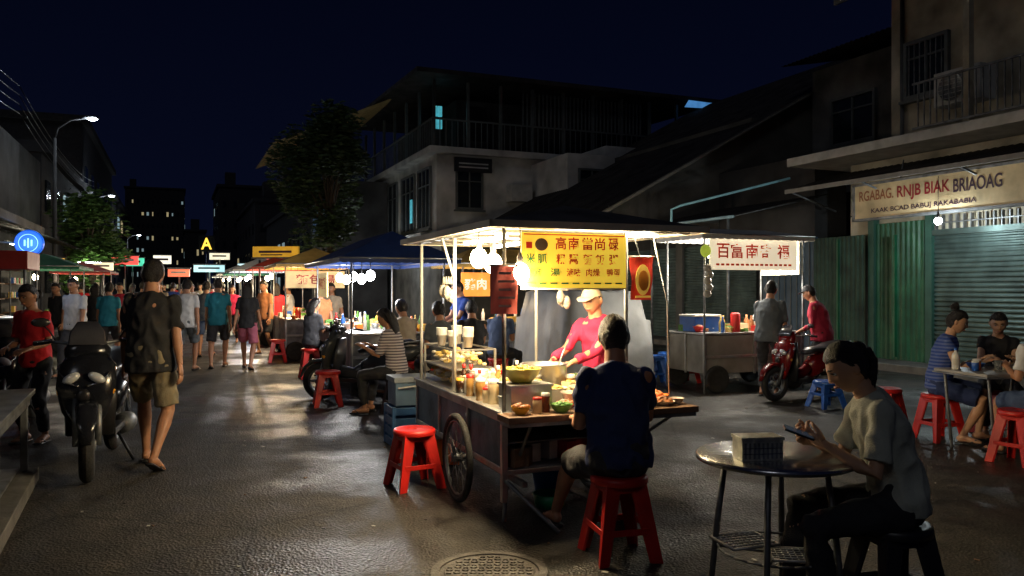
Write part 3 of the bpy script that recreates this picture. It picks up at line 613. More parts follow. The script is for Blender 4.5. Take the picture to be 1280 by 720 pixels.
g.bb(-.06,1.28,-.24,-.035,.685,.725,wood); g.bb(-.05,1.27,-.225,-.05,.66,.684,steeld)
for x in(.1,.6,1.1): g.tube([(x,-.2,.67),(min(x,.85),-.02,.45)],.012,steeld,6)
g.bb(W+.03,1.28,-.035,.35,.69,.72,steel)
g.tube([(1.2,.3,.69),(W,.3,.4)],.012,steeld,6)
for x in(.06,W-.06): g.bb(x-.018,x+.018,-.2,Lc+.1,.29,.325,steeld)
g.tube([(-.0,-.02,.3),(.25,-.28,.02)],.014,steeld,8); g.tube([(.06,.1,.30),(.03,.08,.01)],.016,steeld,8); 
g.tube([(-.12,.7,.31),(W+.12,.7,.31)],.018,steeld,8)
for k in range(12):
    x=random.uniform(.1,.75); y=random.uniform(.06,.5); g.box((x,y,.366+.06),(random.uniform(.08,.16),random.uniform(.08,.14),.12),random.choice((paintw,redp,wood,bluep)),rz=random.random())
g.make('body',bev=.004,parent=cart)
for x in(-.085,W+.085):
    g=MB(); c=(x,.7,.31)
    g.lathe(c,[(.285+.025*math.cos(a),.022*math.sin(a)) for a in [2*math.pi*k/12 for k in range(13)]],rubber,40,axis='X')
    g.lathe(c,[(.255+.008*math.cos(a),.014*math.sin(a)) for a in [2*math.pi*k/8 for k in range(9)]],steeld,40,axis='X')
    g.lathe(c,[(0,-.04),(.03,-.04),(.03,.04),(0,.04)],steeld,14,axis='X')
    for k in range(18):
        a=2*math.pi*k/18; g.tube([(x+(.02 if k%2 else -.02),.7+.03*math.cos(a),.31+.03*math.sin(a)),(x,.7+.255*math.cos(a+.25),.31+.255*math.sin(a+.25))],.003,steeld,5)
    g.make('wheel',parent=cart)
g=MB(); ZR=1.88
for x,y in((0,0),(0,1.02),(W,0),(W,1.5),(0,1.95)):
    g.tube([(x,y,.72),(x,y,ZR)],.014,paintw if y else steeld,8)
for y in(0,.5,1.02,1.5,1.95): g.tube([(-.12,y,ZR),(1.4,y,ZR)],.012,steel,6)
for x in(-.1,0,W,1.38): g.tube([(x,-.1,ZR),(x,2.05,ZR)],.012,steel,6)
g.tube([(0,1.02,1.55),(-.1,1.02,ZR)],.01,paintw,6)
rw=M('cream_roof_sheet',(.62,.54,.40),.6,0,.15,3,.15,20,grime=.2); rd=M('roof_top_sheet',(.13,.125,.11),.7,.2,.3,3,.2,20,grime=.2)
x0,x1,y0,y1=-.14,1.42,-.14,2.08; xm=.64; zr=ZR+.19
for zz,mt in((0,rw),(.012,rd)):
    A=[(x0,y0,ZR+.02+zz),(x1,y0,ZR+.02+zz),(x1,y1,ZR+.02+zz),(x0,y1,ZR+.02+zz),(xm,y0+.6,zr+zz),(xm,y1-.6,zr+zz)]
    g.add(A,[(0,1,4),(1,2,5,4),(2,3,5),(3,0,4,5)],mt)
for a,b in(((x0,y0),(x1,y0)),((x0,y1),(x1,y1)),((x0,y0),(x0,y1)),((x1,y0),(x1,y1))):
    g.box(((a[0]+b[0])/2,(a[1]+b[1])/2,ZR+.012),(abs(a[0]-b[0])+.02,abs(a[1]-b[1])+.02,.045),rw)
tb=M('fluorescent_tube',(1,1,1),.3,em=35,ecol=(1,.90,.66))
g.tube([(.06,.12,ZR-.05),(.06,.95,ZR-.05)],.014,tb,8); g.tube([(.35,-.02,ZR-.03),(1.1,-.02,ZR-.03)],.010,tb,8); g.tube([(.5,.5,ZR-.04),(.5,1.5,ZR-.04)],.014,tb,8)
g.make('canopy',bev=0,parent=cart)
for p_,w_ in(((.06,.5,ZR-.12),50),((.4,.5,ZR-.14),44),((.4,1.4,ZR-.14),22),((1.1,.1,ZR-.1),15)):
    lamp(p_,w_,(1,.81,.50),.06,'tube_light',cart)
for (x,y,z) in((-.02,.42,1.70),(.08,-.07,1.59),(.02,.25,1.66)):
    g=MB(); g.sph((x,y,z),(.058,.058,.068),bulbW); g.lathe((x,y,z+.06),[(.018,0),(.02,.04),(.008,.07)],paintw,10); g.tube([(x,y,z+.1),(x,y,ZR)],.004,blackp,5); g.make('bulb',parent=cart)
    lamp((x,y-.0,z-.10),28,(1,.74,.42),.05,'bulb_light',cart)
ysg=M('menu_yellow',(.95,.62,.06),.55,0,.14,3,em=.55); ysr=M('menu_red',(.50,.02,.01),.5,em=.05); ygr=M('menu_green',(.02,.16,.05),.5); yw=M('menu_white',(.95,.9,.75),.5,em=.6)  # yellow sheet's emission stands in for lamplight shining through it
g=MB(); g.bb(.10,.845,-.045,-.03,1.50,1.85,ysg); g.tube([(.10,-.037,1.853),(.845,-.037,1.853)],.009,paintw,6); g.tube([(.10,-.037,1.497),(.845,-.037,1.497)],.007,paintw,6)
Yf=-.0475; XL=(1,0,0)
g.bb(.115,.83,Yf-.001,Yf,1.835,1.842,ysr)
g.sph((.235,Yf,1.775),(.045,.002,.04),M('menu_dark',(.06,.03,.02),.6)); g.bb(.13,.17,Yf-.002,Yf,1.75,1.79,ysr)
for t,x in(('高',.37),('南',.46),('當',.56),('尚',.65),('碌',.75)): g.text(t,(x,Yf-.001,1.785),XL,ZZ,.075,.08,ysr)
for t,x in(('米',.16),('胍',.24),('粿',.37),('鬻',.46),('麵',.56),('飯',.65),('粥',.75)): g.text(t,(x,Yf-.001,1.685),XL,ZZ,.065,.065,ysr if x>.3 else ygr)
for t,x in(('炒河',.18),('湯',.33),('滷味',.46),('肉燥',.60),('鴨蛋',.75)): g.text(t,(x,Yf-.001,1.60),XL,ZZ,.10,.05,ygr if x<.4 else ysr)
for k in range(9): g.bb(.14+k*.078,.19+k*.078,Yf-.001,Yf,1.525,1.535,ygr)
g.make('menu_sign',parent=cart)
def banner(name,x,y,z0,z1,w,mats,ang=0,txt=None):
    g=MB(); n=10; vs=[];fs=[]
    for i in range(n+1):
        for j in range(7):
            t=j/6-.5; vs.append((t*w,.012*math.sin(t*9+i*.4)+.008*math.sin(i*.9),z1+(z0-z1)*i/n))
    for i in range(n):
        for j in range(6): fs.append((i*7+j,i*7+j+1,(i+1)*7+j+1,(i+1)*7+j))
    g.add(vs,fs,mats[0],True); g.tube([(-w/2-.02,0,z1),(w/2+.02,0,z1)],.007,steel,6)
    if txt=='oval':
        g.sph((0,-.020,(z0+z1)/2-.01),(w*.34,.004,(z1-z0)*.36),mats[1])
        po=M('print_orange',(.75,.26,.03),.6); g.sph((.004,-.0245,(z0+z1)/2-.015),(w*.24,.003,(z1-z0)*.24),po); g.box((0,-.0235,z0+.022),(w*.7,.002,.014),mats[1])
    elif txt:
        for k in range(5): g.box((0.01*(k%2),-.026,z1-.05-k*.05),(w*(.6 if k%2 else .45),.002,.014),mats[1])
    o=g.make(name,(x,y,0),ang,parent=cart); return o
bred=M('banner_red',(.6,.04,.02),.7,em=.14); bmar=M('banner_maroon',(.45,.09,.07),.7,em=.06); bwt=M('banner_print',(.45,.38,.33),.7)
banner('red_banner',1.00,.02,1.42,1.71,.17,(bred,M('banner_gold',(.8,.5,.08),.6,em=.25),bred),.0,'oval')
banner('cloth_banner',-.03,-.08,1.34,1.64,.17,(bmar,bwt,bmar),-.2,'x')
g=MB(); g.tube([(.93,0,1.85),(.99,.02,1.72)],.004,steeld,5); g.tube([(1.08,0,1.85),(1.18,-.02,1.4),(1.24,.05,.72)],.006,steel,5); g.make('banner_rod',parent=cart)
def put(mb,name,lx,ly,z=.725,rz=0,bev=0):
    p=CM@V((lx,ly,z)); return mb.make(name,p,CA+rz,bev)
por=M('porcelain',(.62,.57,.48),.3); yg=M('yellow_green_enamel',(.42,.38,.05),.3); broth=M('broth',(.35,.2,.06),.15); noodle=M('noodles',(.68,.48,.14),.5,0,.2,20,1,60); vegg=M('greens',(.08,.22,.03),.5,0,.4,20,.8,50); meat=M('cooked_meat',(.35,.14,.05),.4,0,.4,20,.6,50); sauce=M('sauce',(.15,.03,.01),.2); clear=M('clear_plastic',(.7,.75,.75),.12,trans=.85); pinkpl=M('pink_plastic',(.7,.15,.2),.35); wcap=M('white_cap',(.68,.66,.60),.4); orange=M('orange_plastic',(.8,.18,.02),.4); ylp=M('yellow_plastic',(.70,.42,.05),.4); cream=M('cream_tub',(.62,.50,.30),.4)
def bowl(r,h,mat,fill=None,heap=0):
    g=MB(); g.lathe((0,0,0),[(0,.003),(r*.5,0),(r*.55,.006),(r*.85,h*.5),(r,h),(r*1.04,h*1.02),(r*.97,h*.96),(r*.8,h*.5),(r*.5,.02),(0,.02)],mat,28)
    if fill:
        g.lathe((0,0,0),[(r*.9,h*.78),(r*.5,h*.8+heap*.6),(.0,h*.82+heap)],fill,20)
        if heap:
            for k in range(26):
                a=random.uniform(0,6.28);q=random.random()**.6*r*.8; g.sph((q*math.cos(a),q*math.sin(a),h*.85+heap*(1-q/r)),(random.uniform(.012,.025),random.uniform(.01,.02),random.uniform(.008,.016)),fill,7,5,A=Matrix.Rotation(random.uniform(0,3),3,'Z'))
    return g
def bottle(r,h,mat,capm):
    g=MB(); g.lathe((0,0,0),[(0,0),(r*.95,0),(r,.01),(r,h*.6),(r*.85,h*.7),(r*.35,h*.82),(r*.33,h*.9)],mat,16); g.lathe((0,0,0),[(r*.4,h*.88),(r*.42,h),(0,h*1.01)],capm,14)
    g.lathe((0,0,0),[(r*1.01,h*.2),(r*1.01,h*.5)],random.choice((ylp,por,redp)),16); return g
def jar(r,h,mat,capm):
    g=MB(); g.lathe((0,0,0),[(0,0),(r,0),(r,h*.85),(r*.9,h*.88)],mat,18); g.lathe((0,0,0),[(r*1.03,h*.84),(r*1.03,h),(0,h*1.01)],capm,18); return g
def tub(w_,d_,h_,mat,fill):
    g=MB(); t=.006
    g.bb(-w_/2,w_/2,-d_/2,d_/2,0,.01,mat)
    for sg in(-1,1): g.bb(sg*w_/2-t/2,sg*w_/2+t/2,-d_/2,d_/2,.01,h_,mat); g.bb(-w_/2+t,w_/2-t,sg*d_/2-t/2,sg*d_/2+t/2,.01,h_,mat)
    for k in range(30): g.sph((random.uniform(-.4,.4)*w_,random.uniform(-.4,.4)*d_,h_*.75+random.uniform(0,.03)),(random.uniform(.012,.024),random.uniform(.01,.02),.012),fill,7,5)
    g.bb(-w_/2+.005,w_/2-.005,-d_/2+.005,d_/2-.005,h_*.5,h_*.75,fill); return g
g=MB(); g.bb(-.14,.14,-.11,.11,0,.15,steel); g.bb(-.15,.15,-.12,.12,.15,.165,steel); g.tube([(-.145,0,.08),(-.17,0,.08),(-.17,.04,.08)],.008,steel,6); put(g,'steel_food_box',.18,.09,rz=0,bev=.006)
put(bowl(.125,.09,yg,M('pickles',(.35,.33,.05),.5,0,.4,20,.8,50),.03),'enamel_bowl',.16,.10,.892)
soy=M('soy',(.03,.012,.006),.15); chili=M('chili',(.5,.05,.02),.3)
put(bowl(.09,.09,por,broth),'soup_bowl',.52,.06); put(bowl(.10,.10,por,noodle,.03),'noodle_bowl',.46,.28)
put(bowl(.07,.05,M('green_bowl',(.12,.3,.08),.35),vegg,.02),'green_bowl',.33,-.14); put(bowl(.06,.045,pinkpl,meat,.01),'pink_bowl',.42,-.02)
put(bowl(.14,.11,por,noodle,.02),'large_basin',.68,.15); put(bowl(.08,.03,por,meat,.03),'plate_of_food',1.08,-.12); put(bowl(.09,.04,orange,M('shrimp',(.7,.25,.08),.4,0,.2,20),.03),'orange_plate',1.16,.1); put(bowl(.05,.04,redp,sauce),'sauce_bowl',.95,.02)
put(bowl(.07,.05,por,vegg,.02),'salad_bowl',1.0,.22); put(bowl(.06,.04,cream,noodle,.02),'small_bowl',.93,-.14); put(bowl(.05,.04,por,chili),'sauce_bowl',1.2,-.1)
put(bowl(.06,.05,ylp,meat,.02),'small_bowl',.06,-.13); put(jar(.028,.10,cream,redp),'condiment_jar',.17,-.13); put(jar(.026,.12,sauce,wcap),'condiment_jar',.24,-.10)
g=MB(); g.lathe((0,0,0),[(0,0),(.16,0),(.165,.02),(.165,.22),(.175,.23),(.155,.23),(.155,.16),(0,.16)],steel,32); g.lathe((0,0,0),[(0,.165),(.15,.165)],broth,24); g.tube([(.1,0,.17),(.16,.02,.30),(.2,.04,.36)],.007,steel,6); put(g,'stock_pot',.55,.62)
g=MB(); g.lathe((0,0,0),[(0,0),(.13,0),(.135,.02),(.135,.16),(.145,.17),(.125,.17),(.125,.12),(0,.12)],steel,32); put(g,'stock_pot',.30,.45)
g=MB()
for x in(0,.34):
    for y in(0,.8): g.bb(x-.008,x+.008,y-.008,y+.008,0,.30,steel)
for z in(.0,.15,.30): g.bb(0,.34,-.006,.006,z-.006,z+.006,steel); g.bb(-.006,.006,0,.8,z-.006,z+.006,steel); g.bb(.334,.346,0,.8,z-.006,z+.006,steel); g.bb(0,.34,.794,.806,z-.006,z+.006,steel)
g.bb(.01,.33,.01,.79,.142,.148,steel); g.bb(.01,.33,.01,.79,.003,.008,steel)
for k in range(170): g.sph((random.uniform(.04,.3),random.uniform(.05,.75),random.choice((.03,.175))+random.uniform(0,.08)),(random.uniform(.018,.038),random.uniform(.015,.033),random.uniform(.012,.024)),random.choice((noodle,por,noodle,cream,M('dumpling',(.65,.52,.35),.5))),8,6)
put(g,'food_display_cabinet',.03,1.15)
for k,(x,y) in enumerate([(.03+random.uniform(0,.1),.30+i*.062) for i in range(13)]+[(.13,.3),(.36,.74),(.42,.82),(.30,.9),(.7,.5),(.75,.9),(.66,1.0),(.5,1.1),(.17,.55),(.2,.65),(.15,.72),(.25,.78),(.33,.26),(.37,.2),(.30,.32),(.82,.2),(.84,.28)]):
    m=random.choice((sauce,meat,cream,broth,soy,chili,por,noodle,cream,por))
    if k%3: put(jar(random.uniform(.026,.042),random.uniform(.10,.18),m,random.choice((wcap,redp,wcap,ylp))),'condiment_jar',x,y)
    else: put(bottle(.03,random.uniform(.19,.26),m,random.choice((wcap,redp))),'sauce_bottle',x,y)
for k,(x,y,fl,cm_) in enumerate(((.22,.30,meat,steel),(.68,.38,noodle,cream),(.80,.55,vegg,por),(.78,.72,noodle,ylp),(.12,.98,cream,por),(.24,1.02,noodle,ylp),(.8,1.1,meat,por),(.62,.86,por,cream))):
    put(tub(.15,.11,.09+.03*(k%3),cm_,fl),'food_container',x,y,.726,rz=(k%3)*.15)
for k,(x,y) in enumerate(((.55,.9),(.62,1.3),(.6,1.6),(.75,1.25),(.45,1.0),(.5,1.45),(.72,1.5),(.8,.95))):
    put(bowl(.09,.08,random.choice((por,steel,ylp)),random.choice((por,noodle,meat)),.04),'food_bowl',x,y,.725 if k%2 else .745)
for x,y,n_ in((.12,.82,12),(.44,.88,9),(.85,.35,8),(.22,.90,10)):
    g=MB()
    for k in range(n_): g.lathe((0,0,k*.014),[(0,.0),(.05,0),(.075,.03),(.072,.03),(.048,.005)],por,22)
    put(g,'stack_of_bowls',x,y)
for x,y,n_ in((.2,1.3,9),(.08,1.62,7),(.25,1.75,8),(.12,1.45,5)):
    g=MB()
    for k in range(n_): g.lathe((0,0,k*.009),[(0,.0),(.03,0),(.042,.09),(.045,.09),(.045,.086)],wcap,16)
    put(g,'stack_of_cups',x,y,1.032)
g=MB(); g.bb(-.06,.06,-.05,.05,0,.09,M('tissue_pink',(.75,.3,.4),.6)); g.lathe((0,0,.09),[(.03,0),(.02,.02),(.035,.045),(0,.03)],wcap,9); put(g,'tissue_box',.34,1.0)
bagm=M('plastic_bag',(.42,.40,.34),.35,0,.25,20,.8,40)
for X_,Y_,Z_ in((.9,1.1,1.5),(.0,1.3,1.55)):
    g=MB()
    for k in range(4): g.sph((.02*k,random.uniform(-.03,.03),-.07-.015*k),(.032,.022,.055),bagm,10,8); g.tube([(.02*k,0,-.02),(.02*k,0,.04)],[.016,.004],bagm,6)
    put(g,'hanging_bags',X_,Y_,Z_)
g=MB(); g.lathe((0,0,0),[(0,0),(.13,0),(.17,.26),(.18,.265),(.165,.26),(.125,.02),(0,.02)],bluep,24); g.tube([(-.17,0,.25),(-.1,0,.36),(.1,0,.36),(.17,0,.25)],.005,steel,6); g.make('blue_bucket',(.30,5.9,.0))
g=MB(); g.lathe((0,0,0),[(0,0),(.10,0),(.12,.09),(.11,.09),(0,.02)],_mc['green_plastic'],20); g.make('green_basin',(.26,5.5,.0))
g=MB(); g.lathe((0,0,0),[(.15,.03),(.11,.03),(.03,.45),(.02,.46),(0,.46)],orange,20); g.bb(-.17,.17,-.17,.17,0,.03,orange); g.lathe((0,0,0),[(.088,.20),(.064,.32)],wcap,20); g.make('traffic_cone',(-.62,6.95,.0))
g=MB(); cr=M('crate_blue',(.04,.12,.28),.5)
for z in(0,.1,.2,.3): g.bb(-.25,.25,-.18,-.165,z,z+.07,cr); g.bb(-.25,.25,.165,.18,z,z+.07,cr); g.bb(-.25,-.235,-.165,.165,z,z+.07,cr); g.bb(.235,.25,-.165,.165,z,z+.07,cr)
for x in(-.24,.24):
    for y in(-.17,.17): g.bb(x-.016,x+.016,y-.016,y+.016,0,.38,cr)
g.make('plastic_crate',(-.95,7.75,0),CA,.004)
g=MB(); g.bb(-.22,.22,-.16,.16,0,.22,M('ice_box',(.12,.2,.3),.5)); g.bb(-.235,.235,-.175,.175,.22,.27,M('ice_box_lid',(.28,.32,.36),.5)); g.tube([(-.2,-.18,.17),(0,-.2,.19),(.2,-.18,.17)],.01,wcap,6); g.make('ice_box',(-.95,7.75,.385),CA,.015)
print('T cart',time.time()-T0)
# ---------------------------------------------------------------- generic stalls
def clutter(g,x0,x1,y0,y1,z,n):
    for k in range(n):
        x=random.uniform(x0,x1);y=random.uniform(y0,y1);r=random.uniform(.04,.09);m=random.choice((por,steel,redp,ylp,noodle,vegg,meat,wcap,orange,bluep,cream))
        if k%3==0: g.lathe((x,y,z),[(0,0),(r*.6,0),(r,r),(r*.9,r),(0,r*.9)],m,12); g.sph((x,y,z+r*.9),(r*.8,r*.8,r*.35),random.choice((noodle,vegg,meat)),9,6)
        elif k%3==1: g.lathe((x,y,z),[(0,0),(r*.5,0),(r*.5,.14),(r*.2,.19),(r*.2,.23),(0,.23)],m,10)
        else: g.box((x,y,z+r*.6),(r*2,r*1.4,r*1.2),m,rz=random.random())
def stall(name,loc,rz,w,l,cm,zc=2.0,peak=.4,sign=None,lights=(1,.80,.52),pw=40,body=steeld,nb=3,wheels=True,ov=.2,clut=22):
    root=empty(name,loc,rz); g=MB()
    g.bb(0,w,0,l,.83,.86,steel); g.bb(.02,w-.02,.02,l-.02,.28,.82,body)
    for x in(.0,w/2,w): g.bb(x-.015,x+.015,-.006,.02,.26,.83,steel)
    for y in(.0,l/2,l): g.bb(-.006,.02,y-.015,y+.015,.26,.83,steel)
    g.bb(-.005,w+.005,-.008,.018,.5,.54,steel)
    if wheels:
        for x in(.2,w-.2):
            for y in(-.02,l+.02):
                g.lathe((x,y,.2),[(0,-.03),(.05,-.03),(.13,-.02),(.15,-.035),(.19,-.03),(.2,0),(.19,.03),(.15,.035),(.13,.02),(0,.03)],rubber,22,axis='Y')
    for x in(0,w):
        for y in(0,l): g.tube([(x,y,0),(x,y,zc)],.016,steeld,8)
    g.make('counter',parent=root,bev=.003)
    g=MB(); a,b,c,d=-ov,w+ov,-ov,l+ov; rl=min(b-a,d-c)*.35
    A=[(a,c,zc),(b,c,zc),(b,d,zc),(a,d,zc)]
    if b-a>d-c: T=[(a+rl,(c+d)/2,zc+peak),(b-rl,(c+d)/2,zc+peak)]; fs=[(0,1,5,4),(1,2,5),(2,3,4,5),(3,0,4)]
    else: T=[((a+b)/2,c+rl,zc+peak),((a+b)/2,d-rl,zc+peak)]; fs=[(0,1,4),(1,2,5,4),(2,3,5),(3,0,4,5)]
    g.add(A+T,fs,cm)
    def val(p,q):
        p=V(p);q=V(q);n=int((q-p).length/.12)*4;vs=[];ff=[]
        for i in range(n+1):
            o=p.lerp(q,i/n); vs+=[o,o-V((0,0,.06+.01*abs(math.sin(math.pi*i/4))))]
        for i in range(n): ff.append((2*i,2*i+2,2*i+3,2*i+1))
        g.add(vs,ff,cm)
    for i in range(4): val(A[i],A[(i+1)%4])
    for i in range(4): g.tube([A[i],A[(i+1)%4]],.012,steel,6)
    g.make('canopy',parent=root)
    g=MB(); clutter(g,.08,w-.08,.08,l-.08,.86,clut); g.make('goods',parent=root)
    for k in range(nb):
        x=w*(k+.5)/nb if w>l else w*.25; y=l*(k+.5)/nb if l>=w else l*.3; g=MB(); z=zc-.24-.04*(k%2)
        g.sph((x,y,z),(.065,.065,.078),bulbC if lights[2]>.85 else bulbW); g.tube([(x,y,z+.05),(x,y,zc)],.006,blackp,5); g.make('bulb',parent=root); lamp((x,y,z-.12),pw/nb,lights,.05,parent=root)
    return root
tarpb=M('tarp_blue',(.012,.035,.15),.6,0,.2,3,.2,15); tarpw=M('tarp_white',(.5,.5,.5),.6,0,.15,3,.2,15); tarpy=M('tarp_yellow',(.45,.28,.07),.6); tarpr=M('tarp_red',(.4,.05,.04),.6); tarpg=M('tarp_green',(.03,.2,.12),.6)
s2=stall('blue_canopy_stall',(-2.25,11.2,0),CA,1.35,3.3,tarpb,1.92,.42,nb=5,lights=(1,.96,.9),pw=230,clut=80)
g=MB(); g.bb(-.05,-.03,1.9,2.9,1.35,1.75,M('stall_panel',(.8,.58,.25),.5,em=.4)); g.text('鴨肉飯',(-.055,2.4,1.58),(0,-1,0),ZZ,.7,.2,ysr); g.make('stall_sign',parent=s2)
s3=stall('yellow_canopy_stall',(-4.65,16.4,0),CA,1.3,2.6,tarpy,2.0,.35,nb=2,lights=(1,.76,.44),pw=160,clut=34)
g=MB(); g.bb(0,1.2,-.03,-.01,1.5,1.85,M('stall_panel2',(.85,.62,.3),.5,em=.5)); g.text('麵包湯',(.6,-.035,1.68),(1,0,0),ZZ,.9,.2,ysr); g.make('stall_sign',parent=s3)
stall('red_canopy_stall',(-6.5,20.6,0),CA,1.4,2.6,tarpr,2.05,.4,nb=2,pw=200)
stall('white_canopy_stall',(-8.6,25.2,0),CA,1.4,3,tarpw,2.1,.4,nb=2,lights=(.97,.97,1),pw=160)
stall('green_canopy_stall',(-10.9,31,0),CA,1.5,3,tarpg,2.1,.4,nb=2,pw=210)
stall('white_canopy_stall',(-13.6,37.5,0),CA,1.5,3,tarpw,2.2,.4,nb=2,pw=220)
stall('white_canopy_stall',(-17,46,0),CA,1.5,3,tarpw,2.2,.4,nb=2,pw=220,lights=(1,.88,.7))
s5=stall('orange_sign_stall',(-.9,14.6,0),CA,2.0,1.2,tarpy,1.95,.3,nb=2,lights=(1,.72,.4),pw=60)
g=MB(); g.bb(-.1,.45,-.22,-.20,1.35,1.78,M('orange_lit_panel',(1,.30,.04),.5,em=.9)); g.text('豬肉',(.17,-.225,1.57),(1,0,0),ZZ,.42,.2,yw); g.make('stall_sign',parent=s5)
stall('green_canopy_stall',(-11.3,18.0,0),CA,1.2,2.4,tarpg,2.0,.3,nb=1,lights=(1,.8,.55),pw=50)
stall('red_canopy_stall',(-13.4,23.6,0),CA,1.2,2.4,tarpr,2.0,.3,nb=1,pw=80)
s6=stall('noodle_stall',(2.72,11.3,0),CA,1.75,.95,tarpw,2.26,.12,nb=3,lights=(1,.95,.85),pw=160,ov=.12,clut=60,body=M('stall_panel_grey',(.30,.28,.25),.5,.2,.2,3,.1,20,grime=.2))
g=MB(); ssw=M('stall_sign_white',(.9,.78,.56),.5,0,.1,3,em=.7); verm=M('vermilion',(.70,.05,.02),.5,em=.15)
g.bb(.06,1.60,-.05,-.03,1.76,2.20,ssw) 
for t,x in(('百',.28),('富',.52),('南',.78),('寄',1.04),('福',1.34)): g.text(t,(x,-.055,2.03),(1,0,0),ZZ,.22,.21,verm)
for k in range(16): g.bb(.16+k*.085,.215+k*.085,-.056,-.052,1.82,1.85,verm)
g.bb(1.63,1.65,-.05,.8,1.7,2.2,ssw); g.make('stall_sign',parent=s6)
g=MB(); g.sph((-.05,-.1,2.02),(.09,.03,.09),M('lime_disc',(.55,.7,.08),.5,em=.4)); 
for k in range(5): g.sph((-.02+.03*(k%2),-.1,1.78-k*.09),(.06,.05,.055),bagm)
g.make('hanging_bags',parent=s6)
g=MB(); g.bb(.05,.5,.3,.7,.86,1.08,bluep); g.bb(.04,.51,.29,.71,1.08,1.11,wcap); g.lathe((.62,.12,.86),[(0,0),(.07,0),(.07,.26),(.05,.28),(0,.28)],redp,16); g.make('blue_box',parent=s6,bev=.01)
g=MB(); tp=M('grey_tarp',(.22,.23,.24),.55,0,.15,3,.3,9); n=16; vs=[];fs=[]
for i in range(n+1):
    for j in range(n+1):
        u=i/n*2-1;v_=j/n*2-1; r=max(abs(u),abs(v_)); z=1.45*(1-max(0,(r-.72)/.28)**2)
        if r>.95: z=.12
        z+=.05*noise.noise(V((u*3,v_*3,1)))+.03*noise.noise(V((u*9,v_*9,4)))
        vs.append((u*.8+.05*noise.noise(V((u*4,v_*4,7))),v_*1.1,z))
for i in range(n):
    for j in range(n): fs.append((i*(n+1)+j,(i+1)*(n+1)+j,(i+1)*(n+1)+j+1,i*(n+1)+j+1))
g.add(vs,fs,tp,True); g.make('covered_cart',(1.1,12.9,0),CA)
